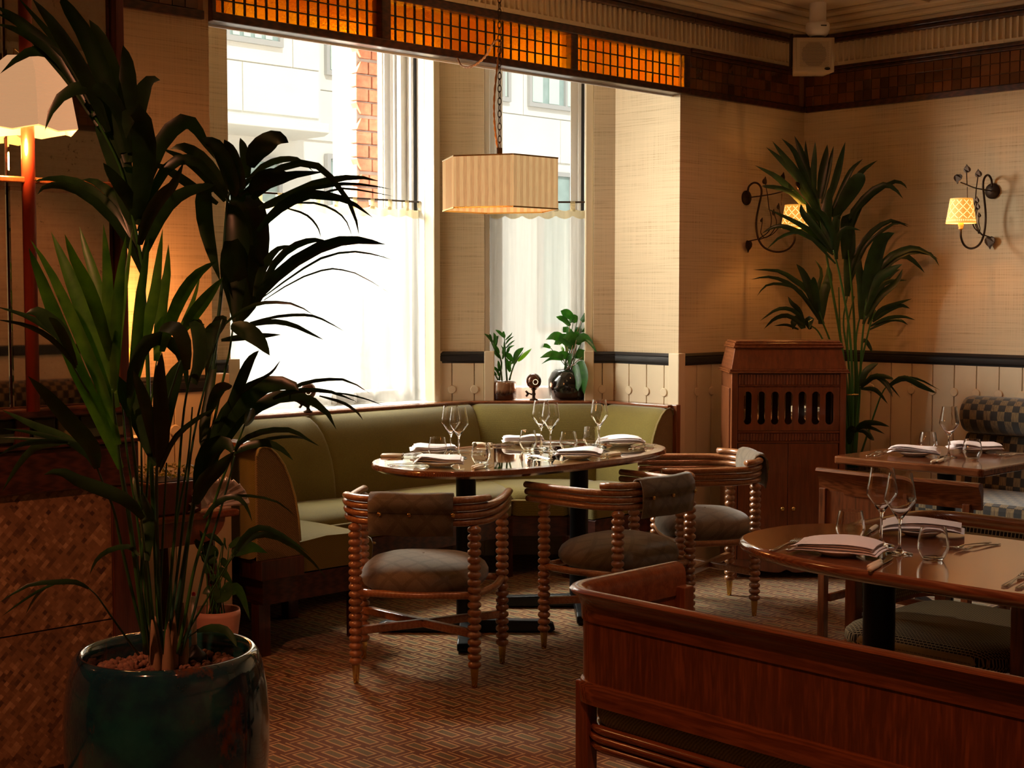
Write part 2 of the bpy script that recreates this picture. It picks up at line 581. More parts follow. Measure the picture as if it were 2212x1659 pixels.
# ---------------------------------------------------------------- mesh builder and scene helpers
class MB:
    def __init__(s):
        s.v, s.f = [], []

    def add(s, vs, fs, mat=None):
        k = len(s.v)
        if mat is not None:
            vs = [mat @ Vector(p) for p in vs]
        s.v += [tuple(p) for p in vs]
        s.f += [tuple(i + k for i in f) for f in fs]
        return s

    def box(s, x0, x1, y0, y1, z0, z1, mat=None):
        v = [(x, y, z) for z in (z0, z1) for y in (y0, y1) for x in (x0, x1)]
        return s.add(v, [(0, 2, 3, 1), (4, 5, 7, 6), (0, 1, 5, 4), (2, 6, 7, 3), (0, 4, 6, 2), (1, 3, 7, 5)], mat)

    def cbox(s, c, d, rz=0.0, rot=None):
        m = Matrix.Translation(Vector(c)) @ (rot.to_4x4() if rot else Matrix.Rotation(rz, 4, 'Z'))
        return s.box(-d[0] / 2, d[0] / 2, -d[1] / 2, d[1] / 2, -d[2] / 2, d[2] / 2, m)

    def bar(s, a, b, wx, wy):
        a, b = Vector(a), Vector(b)
        q = (b - a).to_track_quat('Z', 'Y').to_matrix().to_4x4()
        m = Matrix.Translation(a) @ q
        return s.box(-wx / 2, wx / 2, -wy / 2, wy / 2, 0, (b - a).length, m)

    def prism(s, poly, z0, z1, mat=None):
        n = len(poly)
        v = [(x, y, z0) for x, y in poly] + [(x, y, z1) for x, y in poly]
        f = [tuple(range(n - 1, -1, -1)), tuple(range(n, 2 * n))] + [(i, (i + 1) % n, n + (i + 1) % n, n + i) for i in range(n)]
        return s.add(v, f, mat)

    def lathe(s, prof, n=24, mat=None, caps=True):
        v, f = [], []
        for r, z in prof:
            for i in range(n):
                a = 2 * PI * i / n
                v.append((r * math.cos(a), r * math.sin(a), z))
        for j in range(len(prof) - 1):
            for i in range(n):
                f.append((j * n + i, j * n + (i + 1) % n, (j + 1) * n + (i + 1) % n, (j + 1) * n + i))
        if caps:
            if prof[0][0] > 1e-4:
                f.append(tuple(range(n - 1, -1, -1)))
            if prof[-1][0] > 1e-4:
                k = (len(prof) - 1) * n
                f.append(tuple(range(k, k + n)))
        return s.add(v, f, mat)

    def tube(s, pts, r, n=8, sx=1.0, closed=False):
        pts = [Vector(p) for p in pts]
        m = len(pts)
        v, f = [], []
        ref = Vector((0, 0, 1))
        for i, p in enumerate(pts):
            if closed:
                t = pts[(i + 1) % m] - pts[i - 1]
            else:
                t = pts[min(i + 1, m - 1)] - pts[max(i - 1, 0)]
            t.normalize()
            if abs(t.dot(ref)) > .95:
                ref = Vector((1, 0, 0)) if abs(t.x) < .9 else Vector((0, 1, 0))
            a = t.cross(ref).normalized()
            b = a.cross(t).normalized()
            ref = b
            rr = r[i] if isinstance(r, (list, tuple)) else r
            for k in range(n):
                g = 2 * PI * k / n
                v.append(p + a * (math.cos(g) * rr * sx) + b * (math.sin(g) * rr))
        for i in range(m - 1 + (1 if closed else 0)):
            for k in range(n):
                f.append((i * n + k, i * n + (k + 1) % n, ((i + 1) % m) * n + (k + 1) % n, ((i + 1) % m) * n + k))
        if not closed:
            f.append(tuple(range(n - 1, -1, -1)))
            f.append(tuple(range((m - 1) * n, m * n)))
        return s.add(v, f)

    def grid(s, rows, closed=False):
        """rows of points of equal length"""
        n = len(rows[0])
        v = [p for r_ in rows for p in r_]
        f = []
        for j in range(len(rows) - 1):
            for i in range(n - (0 if closed else 1)):
                f.append((j * n + i, j * n + (i + 1) % n, (j + 1) * n + (i + 1) % n, (j + 1) * n + i))
        return s.add(v, f)

    def build(s, name, mat, parent=None, smooth=False, bevel=0.0, sub=0, solid=0.0, weld=False, autos=None):
        me = bpy.data.meshes.new(name)
        me.from_pydata(s.v, [], s.f)
        me.validate()
        me.materials.append(M[mat] if isinstance(mat, str) else mat)
        if smooth:
            me.polygons.foreach_set('use_smooth', [True] * len(me.polygons))
        o = bpy.data.objects.new(name, me)
        COL.objects.link(o)
        if weld:
            o.modifiers.new('weld', 'WELD').merge_threshold = .0005
        if solid:
            m = o.modifiers.new('solid', 'SOLIDIFY')
            m.thickness = solid
            m.offset = 0
        if sub:
            m = o.modifiers.new('sub', 'SUBSURF')
            m.levels = m.render_levels = sub
        if bevel:
            m = o.modifiers.new('bevel', 'BEVEL')
            m.width = bevel
            m.segments = 2
            m.limit_method = 'ANGLE'
            m.angle_limit = R(40)
        if autos:
            me.polygons.foreach_set('use_smooth', [True] * len(me.polygons))
            me.set_sharp_from_angle(angle=R(autos))
        if parent:
            o.parent = parent
        return o


def tag(o, label, cat, group=None):
    o['label'] = label
    o['category'] = cat
    if group:
        o['group'] = group
    return o


def thing(name, label, cat, loc=(0, 0, 0), rz=0.0, group=None):
    o = bpy.data.objects.new(name, None)
    o.empty_display_size = .1
    COL.objects.link(o)
    o.location = loc
    o.rotation_euler = (0, 0, rz)
    return tag(o, label, cat, group)


def struct(o):
    o['kind'] = 'structure'
    return o


def sempty(name, loc=(0, 0, 0), rz=0.0):
    o = bpy.data.objects.new(name, None)
    COL.objects.link(o)
    o.location = loc
    o.rotation_euler = (0, 0, rz)
    o['kind'] = 'structure'
    return o


def dup(root, loc, rz, label=None, scale=None):
    kids = {}
    for ob in list(COL.objects):
        if ob.parent:
            kids.setdefault(ob.parent.name, []).append(ob)

    def cp(o, par):
        c = o.copy()
        COL.objects.link(c)
        if par:
            c.parent = par
        for ch in kids.get(o.name, []):
            cp(ch, c)
        return c
    c = cp(root, None)
    c.location = loc
    c.rotation_euler = (0, 0, rz)
    if label:
        c['label'] = label
    return c


def share(o, parent, loc=(0, 0, 0), rz=0.0, name=None):
    c = o.copy()
    COL.objects.link(c)
    c.parent = parent
    c.location = loc
    c.rotation_euler = (0, 0, rz)
    return c


def crom(pts, n):
    """Catmull-Rom through pts, n samples"""
    P = [Vector(p) for p in pts]
    P = [P[0] * 2 - P[1]] + P + [P[-1] * 2 - P[-2]]
    out = []
    segs = len(P) - 3
    for k in range(n):
        t = k / (n - 1) * segs
        i = min(int(t), segs - 1)
        t -= i
        a, b, c, d = P[i:i + 4]
        out.append(.5 * ((2 * b) + (c - a) * t + (2 * a - 5 * b + 4 * c - d) * t * t + (3 * b - a - 3 * c + d) * t ** 3))
    return out


def superell(a, b, n, e=2.6):
    o = []
    for i in range(n):
        t = 2 * PI * i / n
        c, s_ = math.cos(t), math.sin(t)
        o.append((a * math.copysign(abs(c) ** (2 / e), c), b * math.copysign(abs(s_) ** (2 / e), s_)))
    return o


# ================================================================ the room
YA, XB, ZC = 4.843, 7.073, 3.03
FW = Vector((math.cos(R(45.9)), math.sin(R(45.9)), 0))
RT = Vector((math.sin(R(45.9)), -math.cos(R(45.9)), 0))
CANT = R(45.9) - PI / 2                     # direction of the canted bay wall
K1 = Vector((5.205, 5.988, 0))


def cant(t, d=0.0):
    p = K1 + RT * t + FW * d
    return (p.x, p.y)


fl = struct(MB().box(-3, 7.3, -.7, 6.6, -.05, 0).build('floor', 'carpet'))
ce = struct(MB().box(-3, 7.3, -.7, 6.6, ZC, ZC + .08).build('ceiling', 'plaster'))
MB().box(-2.9, 6.9, 3.93, 3.99, ZC - .035, ZC).build('batten', 'plaster', ce)
MB().box(-2.9, 6.9, 1.6, 1.66, ZC - .035, ZC).build('batten', 'plaster', ce)

wa = struct(MB().box(-3, 3.05, YA, 5.06, 0, ZC).build('wall_back_left', 'paper'))
wb = struct(MB().box(5.934, 7.3, YA, 5.06, 0, ZC).build('wall_back', 'paper'))
wr = struct(MB().box(XB, 7.3, -.7, YA, 0, ZC).build('wall_right', 'paper'))
wf = struct(MB().box(-3, 7.1, -.75, -.55, 0, ZC).build('wall_front', 'paper'))
wl = struct(MB().box(-3.2, -3, -.75, 5.06, 0, ZC).build('wall_left', 'paper'))
wo = struct(MB().box(3.05, 5.936, YA, 5.06, 2.76, ZC).build('wall_over_bay', 'paper'))
b1 = struct(MB().box(2.85, 3.05, 5.06, 6.3, 0, ZC).build('wall_bay_left', 'paper'))
b2 = struct(MB().box(3.05, 3.83, 5.92, 6.3, 0, ZC).box(3.83, 5.205, 5.92, 6.3, 0, .855).box(3.83, 5.205, 5.92, 6.3, 2.95, ZC).build('wall_bay_back', 'paper'))
WL, WR_ = .275, .882
b3 = struct(MB().prism([cant(0), cant(WL), cant(WL, .3), (5.42, 6.3), (5.205, 6.3)][::-1], 0, ZC).build('wall_bay_pier', 'paper'))
b4 = struct(MB().prism([cant(WR_), cant(1.0), (5.934, 5.06), (6.2, 5.06), (6.2, 5.6), cant(WR_, .3)][::-1], 0, ZC)
            .prism([cant(WL), cant(WR_), cant(WR_, .3), cant(WL, .3)][::-1], 0, .855)
            .prism([cant(WL), cant(WR_), cant(WR_, .3), cant(WL, .3)][::-1], 2.95, ZC).build('wall_bay_right', 'paper'))


# ---------------------------------------------------------------- windows
def window(n, loc, rz, width, right_w):
    w0 = sempty('window_%d' % n, loc, rz)
    z0, z1 = .86, 2.95
    m = MB()
    x = width
    # stepped mouldings of the right jamb, white, seen at a slant
    for k, (dx, y0, y1) in enumerate([(.045, .10, .17), (.08, .17, .21), (.12, .21, .25), (right_w * .7, .25, .29), (right_w, .29, .33)]):
        m.box(x - dx, x, y0, y1, z0, z1)
    for dx, y0, y1 in [(.03, .10, .17), (.06, .17, .25), (.10, .25, .33)]:
        m.box(0, dx, y0, y1, z0, z1)
    m.box(0, x, .2, .33, z1 - .06, z1).box(0, x, .2, .33, z0, z0 + .07)
    m.build('window_frame', 'white_paint', w0, bevel=.004)
    MB().box(x - .062, x - .045, .165, .175, z0, z1).build('weather_strip', 'black_paint', w0)
    MB().box(x - .045, x, .02, .10, z0, z1).build('architrave', 'cream', w0, bevel=.006)
    MB().box(.10, x - right_w, .268, .274, z0 + .07, z1 - .06).build('glass', 'pane', w0)
    MB().box(0, x, -.02, .33, z0 - .02, z0 + .006).build('window_sill', 'white_paint', w0, bevel=.004)
    return w0


window(1, (3.83, 5.92, 0), 0, 1.375, .19)
c0 = cant(WL)
window(2, (c0[0], c0[1], 0), CANT, WR_ - WL, .11)


# ---------------------------------------------------------------- cafe curtains on their rods
def curtain(name, label, loc, rz, width, z_top, folds, wild, seed, tabs):
    rnd = random.Random(seed)
    t = thing(name, label, 'curtain', loc, rz)
    cols, rows = folds * 6, 14
    ph = [rnd.uniform(0, 6.3) for _ in range(4)]
    rr = []
    zb = .872
    for j in range(rows + 1):
        v = j / rows
        z = z_top - .03 + (zb - z_top + .03) * v
        row = []
        for i in range(cols + 1):
            u = i / cols
            a = .010 + .016 * v
            y = a * math.sin(u * folds * 6.28 + ph[0]) + .008 * math.sin(u * folds * 2.1 * 6.28 + ph[1] + v * 2) + wild * v * v * .03 * math.sin(u * 9 + ph[2])
            x = u * width + .012 * v * math.sin(u * 17 + ph[3]) * wild
            dz = -.018 * abs(math.sin(u * tabs * PI)) if j == 0 else 0
            row.append((x, y, z + dz))
        rr.append(row)
    # hem flops over the sill
    rr.append([(p[0], p[1] - .018 - .014 * math.sin(i * .7), zb + .004) for i, p in enumerate(rr[-1])])
    MB().grid(rr).build('voile', 'sheer', t, smooth=True)
    MB().grid([[(p[0], p[1] - .002, p[2]) for p in rr[0]], [(p[0], p[1] - .002, p[2] - .045) for p in rr[0]]]).build('top_hem', 'tab', t, smooth=True)
    for k in range(tabs + 1):
        u = min(max(k / tabs, .01), .985)
        x = u * width
        g = MB().grid([[(x - .014, .006, z_top - .03), (x + .014, .006, z_top - .03)], [(x - .014, .009, z_top + .004), (x + .014, .009, z_top + .004)],
                       [(x - .014, -.009, z_top + .006), (x + .014, -.009, z_top + .006)], [(x - .014, -.006, z_top - .05), (x + .014, -.006, z_top - .05)]])
        g.build('curtain_tab', 'tab', t, smooth=True)
    return t


curtain('cafe_curtain', 'wide white voile half curtain with tab tops across the big left window', (3.86, 6.06, 0), 0, 1.32, 1.97, 9, 1.6, 3, 11)
ct = cant(WL + .02, .10)
curtain('cafe_curtain', 'narrow white voile half curtain behind the two sill pot plants', (ct[0], ct[1], 0), CANT, .57, 1.975, 5, .6, 8, 6)


def rod(loc, rz, length, label, z):
    t = thing('curtain_rod', label, 'curtain rod', (loc[0], loc[1], z), rz)
    MB().tube([(0, 0, 0), (length, 0, 0)], .0055, 10).build('bar', 'iron', t, smooth=True)
    for x in (.004, length - .004):
        MB().box(x - .003, x + .003, -.012, .012, -.022, .022).build('end_bracket', 'brass', t, bevel=.002)


rod((3.832, 6.06), 0, 1.371, 'dark metal rod carrying the wide left window curtain', 1.972)
cr = cant(WL + .002, .10)
rod(cr, CANT, WR_ - WL - .004, 'short dark metal rod carrying the narrow window curtain', 1.977)

# ---------------------------------------------------------------- trims: tile bands, amber lintel, fluted frieze, cornice
TZ0, TZ1 = 2.55, 2.722


def shared(mb, name, mat, bevel=0.0):
    """mesh data only, for many alike pieces"""
    o = mb.build(name, mat, None, bevel=bevel)
    return o


def band(n, x0, length, loc, rz, pitch, visible_posts=()):
    """tile band between two dark battens; local x along the wall, local -y into the room"""
    t = sempty('trim_%d' % n, loc, rz)
    MB().box(x0, x0 + length, -.024, 0, 2.516, TZ0).build('batten', 'dark_wood', t, bevel=.004)
    MB().box(x0, x0 + length, -.012, -.0, TZ0, TZ1).build('grout_bed', 'grout', t)
    MB().box(x0, x0 + length, -.028, 0, TZ1, 2.742).box(x0, x0 + length, -.04, 0, 2.742, 2.762).build('batten', 'dark_wood', t, bevel=.004)
    MB().box(x0, x0 + length, -.055, 0, 2.892, 2.915).box(x0, x0 + length, -.07, 0, 2.915, 2.938).build('batten', 'dark_wood', t, bevel=.004)
    cols = int(length / pitch)
    ph = (TZ1 - TZ0) / 3
    first = None
    rnd = random.Random(n)
    for i in range(cols):
        for j in range(3):
            lx = x0 + (i + .5) * pitch
            lz = TZ0 + (j + .5) * ph
            if first is None:
                first = MB().box(-pitch / 2 + .0012, pitch / 2 - .0012, -.006, .004, -ph / 2 + .0012, ph / 2 - .0012).build('tile', 'tile', t, bevel=.002)
                o = first
            else:
                o = first.copy()
                COL.objects.link(o)
            o.location = (lx, -.0145 + rnd.uniform(-.001, .001), lz)
            o.rotation_euler = (rnd.uniform(-.012, .012), 0, rnd.uniform(-.012, .012))
    return t


band(1, 0, 1.065, (5.985, YA, 0), 0, .0561)
MB().box(0, .022, -.02, 0, TZ0, TZ1).build('corner_batten', 'dark_wood_v', bpy.data.objects['trim_1'])
t2 = band(2, 0, 1.44, (XB, YA - .022, 0), -PI / 2, .0546)
MB().box(-.022, .002, -.022, 0, TZ0, TZ1).build('corner_batten', 'dark_wood_v', t2)
band(3, 0, .42, (2.60, YA, 0), 0, .0561)

# the amber leaded glass over the bay opening
t4 = sempty('trim_4', (0, YA, 0))
PAN = [(3.072, 3.893, 16), (3.945, 5.072, 21), (5.120, 5.938, 15)]
fm = MB().box(3.05, 5.985, -.03, .05, 2.516, 2.552).box(3.05, 5.985, -.03, .05, 2.722, 2.762)
for a, b in [(3.05, 3.072), (3.893, 3.945), (5.072, 5.120), (5.938, 5.985)]:
    fm.box(a, b, -.026, .045, 2.55, 2.724)
fm.build('frame', 'dark_wood', t4, bevel=.005)
MB().box(3.05, 5.936, .05, .062, 2.509, 2.519).build('lower_bead', 'white_paint', t4)
pr = (2.722 - 2.552) / 3
rnd = random.Random(4)
for a, b, n in PAN:
    pw = (b - a) / n
    cm = MB()
    for i in range(1, n):
        x = a + i * pw
        cm.bar((x, .012, 2.552), (x + rnd.uniform(-.001, .001), .012, 2.722), .0052, .010)
    for j in range(1, 3):
        z = 2.552 + j * pr
        cm.bar((a, .012, z), (b, .012, z + rnd.uniform(-.0015, .0015)), .010, .0052)
    cm.build('lead_came', 'came', t4)
    first = None
    for i in range(n):
        for j in range(3):
            if first is None:
                first = o = MB().box(-pw / 2, pw / 2, -.002, .002, -pr / 2, pr / 2).build('pane', 'amber', t4)
            else:
                o = first.copy()
                COL.objects.link(o)
            o.location = (a + (i + .5) * pw, .012 + rnd.uniform(-.001, .001), 2.552 + (j + .5) * pr)
            o.rotation_euler = (rnd.uniform(-.02, .02), 0, rnd.uniform(-.02, .02))


def flute_panel(width):
    prof = []
    n = 3
    for k in range(n):
        c = width * (k + .5) / n
        hw = width / n * .36
        prof.append((c - hw - .0008, 0))
        for i in range(7):
            a = PI * i / 6
            prof.append((c - hw * math.cos(a), .017 * math.sin(a)))
        prof.append((c + hw + .0008, 0))
    prof = [(0.0006, 0)] + prof + [(width - .0006, 0)]
    rows = []
    for z, k in ((.130, 1.0), (.045, 1.0), (.036, .93), (.029, .72), (.024, .42), (.021, 0), (0, 0)):
        rows.append([(x, -.03 + d * k, z) for x, d in prof])
    m = MB().grid(rows)
    top = rows[0]
    m.add([(p[0], p[1], .130) for p in top] + [(p[0], 0, .130) for p in top], [(i, i + 1, len(top) + i + 1, len(top) + i) for i in range(len(top) - 1)])
    m.add([(0.0006, -.03, 0), (0.0006, 0, 0), (0.0006, 0, .13), (0.0006, -.03, .13)], [(0, 1, 2, 3)])
    m.add([(width - .0006, -.03, 0), (width - .0006, 0, 0), (width - .0006, 0, .13), (width - .0006, -.03, .13)], [(0, 3, 2, 1)])
    return m


def frieze(n, loc, rz, count):
    t = sempty('trim_%d' % n, loc, rz)
    first = None
    for i in range(count):
        if first is None:
            first = o = flute_panel(.1115).build('fluted_panel', 'cream', t, autos=35)
        else:
            o = first.copy()
            COL.objects.link(o)
        o.location = (i * .1115, 0, 2.762)
    return t


frieze(5, (2.60, YA, 0), 0, 40)
frieze(6, (XB, YA - .02, 0), -PI / 2, 14)
cor = MB()
for d, z0, z1 in ((.06, 2.938, 2.965), (.11, 2.965, 2.99), (.20, 2.99, 3.008), (.27, 3.008, ZC)):
    cor.box(-3, XB, YA - d, YA, z0, z1)
    cor.box(XB - d, XB, -.55, YA - d, z0, z1)
struct(cor.build('trim_7', 'plaster', bevel=.006))
MB().box(2.6, 5.985, YA - .055, YA, 2.892, 2.915).box(2.6, 5.985, YA - .07, YA, 2.915, 2.938).build('batten', 'dark_wood', bpy.data.objects['trim_7'], bevel=.004)


# ---------------------------------------------------------------- wainscot, chair rail, posts
def rail(n, loc, rz, length):
    m = MB()
    prof = [(0, 1.078), (-.012, 1.078), (-.014, 1.088), (-.024, 1.092), (-.026, 1.100), (-.026, 1.118), (-.020, 1.122), (-.022, 1.130), (-.016, 1.137), (-.010, 1.143), (0, 1.143)]
    m.grid([[(0, y, z) for y, z in prof], [(length, y, z) for y, z in prof]])
    m.add([(0, y, z) for y, z in prof], [tuple(range(len(prof)))]).add([(length, y, z) for y, z in prof], [tuple(range(len(prof)))[::-1]])
    o = struct(m.build('trim_%d' % n, 'black_paint', autos=30))
    o.location = (loc[0], loc[1], 0)
    o.rotation_euler = (0, 0, rz)
    return o


BOARD = {}


def wainscot(parent, loc, rz, cuts, z1=1.08, disc=True, skip_ends=True):
    """vertical boards between the cut positions, a round button on every joint"""
    for i in range(len(cuts) - 1):
        wd = round(cuts[i + 1] - cuts[i], 3)
        key = ('b', wd)
        if key not in BOARD:
            o = BOARD[key] = MB().box(.0025, wd - .0025, -.012, 0, 0, z1).build('wainscot_board', 'cream', parent, bevel=.002)
        else:
            o = BOARD[key].copy()
            COL.objects.link(o)
            o.parent = parent
        p = Matrix.Rotation(rz, 3, 'Z') @ Vector((cuts[i], 0, 0))
        o.location = (loc[0] + p.x, loc[1] + p.y, 0)
        o.rotation_euler = (0, 0, rz)
    if disc:
        for c in cuts[1:-1] if skip_ends else cuts:
            if 'd' not in BOARD:
                o = BOARD['d'] = MB().lathe([(.0235, 0), (.0235, .0155), (.0205, .0185), (0, .0185)], 28, Matrix.Rotation(PI / 2, 4, 'X')).build('round_button', 'cream', parent, autos=40)
            else:
                o = BOARD['d'].copy()
                COL.objects.link(o)
                o.parent = parent
            p = Matrix.Rotation(rz, 3, 'Z') @ Vector((c, 0, .932))
            o.location = (loc[0] + p.x, loc[1] + p.y, .932)
            o.rotation_euler = (0, 0, rz)


def post(parent, x0, x1, y0, y1, rz=0.0, loc=(0, 0), z1=1.146):
    o = MB().box(x0, x1, y0, y1, 0, z1).build('corner_post', 'cream', parent, bevel=.004)
    o.location = (loc[0], loc[1], 0)
    o.rotation_euler = (0, 0, rz)


pb = .1285
cutsB = [0, .09] + [.09 + .1285 * k for k in range(1, 12)]
yB0 = 4.365 + .1285 * 3 + .09 - .0015
wainscot(wr, (XB, yB0), -PI / 2, cutsB)
rail(8, (XB, YA - .0), -PI / 2, 1.6)
wainscot(wb, (5.957, YA), 0, [0, .12] + [.12 + .127 * k for k in range(1, 8)])
rail(9, (5.957, YA), 0, 1.11)
post(wb, 5.90, 5.957, 4.813, 4.885)
wainscot(wa, (2.36, YA), 0, [0, .127, .254, .381, .51, .68])
rail(10, (2.36, YA), 0, .68)
post(wa, 3.04, 3.11, 4.813, 4.885)
# bay: right wall, canted pieces, reveal of the pier, strip left of the window
wainscot(b4, (5.932, 5.285), -PI / 2, [0, .104, .231, .355, .40])
rail(11, (5.932, 5.29), -PI / 2, .405)
cw = cant(WR_)
wainscot(b4, cw, CANT, [0, .05, .115])
rail(12, cw, CANT, .12)
post(b4, -.05, .002, -.03, .03, CANT, cw)
wainscot(b3, cant(.02), CANT, [0, .075, .20, .255])
rail(13, cant(.03), CANT, .245)
post(b3, .0, .055, -.03, .03, CANT, cant(WL))
post(b3, -.03, .028, -.03, .03, 0, cant(.01))
wainscot(b3, (5.205, 6.25), -PI / 2, [0, .085, .17, .24])
rail(14, (5.205, 6.12), -PI / 2, .12)
wainscot(b2, (3.2, 5.92), 0, [0, .127, .254, .381, .508, .60])
rail(15, (3.06, 5.92), 0, .74)
post(b2, 3.80, 3.865, 5.89, 5.955)
for i, (x0, x1, y0, y1) in enumerate([(5.957, XB, YA - .014, YA), (-3, 3.04, YA - .014, YA)]):
    struct(MB().box(x0, x1, y0, y1, 0, .14).build('baseboard_%s' % ('back', 'back_left')[i], 'cream', bevel=.003))
struct(MB().box(XB - .014, XB, -.5, YA, 0, .14).build('baseboard_right', 'cream', bevel=.003))

# wall behind the camera: the tile band and dado that the mirror shows
t16 = sempty('trim_16', (0, -.55, 0))
MB().box(-3, XB, 0, .024, 2.516, 2.55).box(-3, XB, 0, .03, 2.722, 2.762).box(-3, XB, 0, .07, 2.892, 2.938).build('batten', 'dark_wood', t16)
MB().box(-3, XB, 0, .012, 2.55, 2.722).build('grout_bed', 'grout', t16)
first = None
for i in range(60):
    for j in range(3):
        if first is None:
            first = o = MB().box(-.0272, .0272, -.004, .006, -.0272, .0272).build('tile', 'tile', t16, bevel=.002)
        else:
            o = first.copy()
            COL.objects.link(o)
        o.location = (3.0 + i * .0561, .0145, 2.579 + j * .0573)
MB().box(-3, XB, 0, .03, 2.762, 2.892).build('frieze_board', 'cream', t16)
struct(MB().box(-3, XB, -.55, -.525, 1.078, 1.143).build('trim_17', 'black_paint', bevel=.004))
struct(MB().box(-3, XB, -.55, -.538, 0, 1.078).build('trim_18', 'cream'))

# ---------------------------------------------------------------- outside: brick reveal and the building across the street
bp = struct(MB().box(4.985, 5.2, 6.40, 6.62, 0, 3.4).build('wall_outside_pier', 'mortar'))
rnd = random.Random(2)
zz = .9
c = 0
while zz < 3.3:
    h = .066
    g = c % 4
    cut = .0 if g in (1, 2) else .012
    xs = [(4.968, 5.075), (5.083, 5.20)] if c % 2 == 0 else [(4.968, 5.052), (5.06, 5.20)]
    for k, (x0, x1) in enumerate(xs):
        hh = h
        m = MB().box(x0, x1, 6.375 + rnd.uniform(-.002, .002), 6.44, zz, zz + hh)
        if k == 0 and g in (0, 3):
            # chamfered end bricks of each group of four courses
            zi = zz if g == 0 else zz + hh
            for i, p in enumerate(m.v):
                if abs(p[2] - zi) < 1e-6 and abs(p[0] - x0) < 1e-6:
                    m.v[i] = (p[0] + .035, p[1], p[2])
        m.build('brick', 'brick', bp, bevel=.005)
    zz += h + (.010 if g != 3 else .020)
    c += 1

bd = thing('office_building', 'pale stone office building across the street seen through the windows', 'building', (0, 14, 0))
MB().box(2, 30, .3, .9, -1, 6.6).build('wall', 'facade', bd)
MB().box(2, 10.03, -.45, .3, 3.44, 6.6).build('projecting_storey', 'facade', bd)
MB().prism([(2, -.62), (10.03, -.62), (10.2, -.30), (10.2, .3), (2, .3)], 3.33, 3.44).build('cornice', 'facade', bd, bevel=.01)
rnd = random.Random(9)
first = {}
for (x0, x1, z0, z1, y, pw, ph_) in ((10.3, 29, 3.35, 6.5, .3, 1.5, .62), (2.2, 10.0, 3.5, 6.5, -.45, 1.35, .55)):
    zc = z0
    r_ = 0
    while zc + ph_ < z1:
        xc = x0 - (pw / 2 if r_ % 2 else 0)
        while xc < x1:
            a, b = max(xc, x0), min(xc + pw, x1)
            if b - a > .1:
                key = round(b - a, 2)
                if key not in first:
                    o = first[key] = MB().box(.006, key - .006, -.03, 0, .006, ph_ - .006).build('stone_panel', 'facade', bd, bevel=.006)
                else:
                    o = first[key].copy()
                    COL.objects.link(o)
                o.location = (a, y + rnd.uniform(-.003, .003), zc)
            xc += pw
        zc += ph_
        r_ += 1
    first = {}
for (x0, x1, z0, z1, y, nb) in ((8.0, 9.46, 4.25, 5.9, -.47, 9), (10.62, 11.4, 4.16, 5.9, .28, 5), (13.49, 13.76, 4.12, 5.9, .28, 2), (14.12, 15.6, 4.10, 5.9, .28, 4),
                                (8.3, 9.95, 1.0, 3.1, .28, 0), (10.62, 11.6, 1.0, 3.2, .28, 0), (14.35, 15.6, 1.0, 3.22, .28, 0), (12.6, 13.4, 1.0, 3.2, .28, 0)):
    f = MB()
    for a, b, c_, d in ((x0, x1, z0, z0 + .06), (x0, x1, z1 - .06, z1), (x0, x0 + .05, z0 + .06, z1 - .06), (x1 - .05, x1, z0 + .06, z1 - .06), ((x0 + x1) / 2 - .02, (x0 + x1) / 2 + .02, z0 + .06, z1 - .06)):
        f.box(a, b, y - .07, y, c_, d)
    wn_ = f.build('office_window', 'alu', bd)
    MB().box(x0 + .05, x1 - .05, y - .03, y - .025, z0 + .06, z1 - .06).build('pane', 'facade_glass', wn_)
    for k in range(nb):
        xa = x0 + .08 + (x1 - x0 - .16) * k / max(nb, 1)
        MB().box(xa, xa + (x1 - x0) / max(nb, 1) * .55, y - .045, y - .035, z0 + .07, z1 - .06).build('blind_slat', 'blind', wn_)
struct(MB().box(-2, 32, 6.7, 14.3, -1.05, -1).build('ground_street', 'mortar'))


# ================================================================ left partition with mirror, lamp and woven panel
pt = thing('room_divider', 'dark wood divider with woven lower panel, green tiles and speckled mirror', 'divider', (0, 4.0, 0))
MB().box(.1, 2.148, .0, .02, .452, .867).build('woven_panel', 'woven', pt)
MB().box(.1, 2.148, .0, .02, .03, .447).build('woven_panel', 'woven', pt)
MB().box(.1, 2.237, .02, .08, 0, 1.0).build('carcass', 'dark_wood', pt)
MB().box(2.148, 2.237, -.012, .02, 0, .94).build('stile', 'dark_wood_v', pt, bevel=.004)
MB().box(.1, 2.237, -.02, .03, .867, 1.0).build('rail', 'dark_wood', pt, bevel=.006)
MB().box(.1, 2.262, -.035, .09, 1.0, 1.012).build('rail_bead', 'dark_wood', pt, bevel=.004)
MB().box(.1, 2.23, .012, .08, 1.012, 1.094).build('tile_bed', 'dark_wood', pt)
MB().box(.1, 2.25, -.045, .09, 1.094, 1.12).build('ledge', 'dark_wood', pt, bevel=.006)
xx = 1.805
first = None
for i, x in enumerate([1.52, 1.60, 1.68, 1.785, 1.815 + .09, 1.98, 2.055, 2.13]):
    if first is None:
        first = o = MB().box(0, .066, -.006, .014, 0, .066).build('green_tile', 'green_tile', pt, bevel=.003)
    else:
        o = first.copy()
        COL.objects.link(o)
    o.location = (x, .006, 1.02)
MB().box(1.842, 1.885, -.015, .04, 1.0, 1.1).build('tile_mullion', 'dark_wood_v', pt, bevel=.003)
for a, b in ((.3, 1.845), (1.850, 2.186)):
    MB().box(a, b, .02, .03, 1.12, 2.75).build('mirror_panel', 'mirror', pt, bevel=.006)
MB().box(.1, 2.214, .03, .08, 1.12, 3.0).build('mirror_back', 'dark_wood', pt)
MB().box(2.186, 2.214, -.012, .08, 1.12, 3.0).build('upright', 'dark_wood_v', pt, bevel=.003)
MB().box(.1, 2.186, -.012, .08, 2.75, 3.0).build('head_rail', 'dark_wood', pt, bevel=.003)
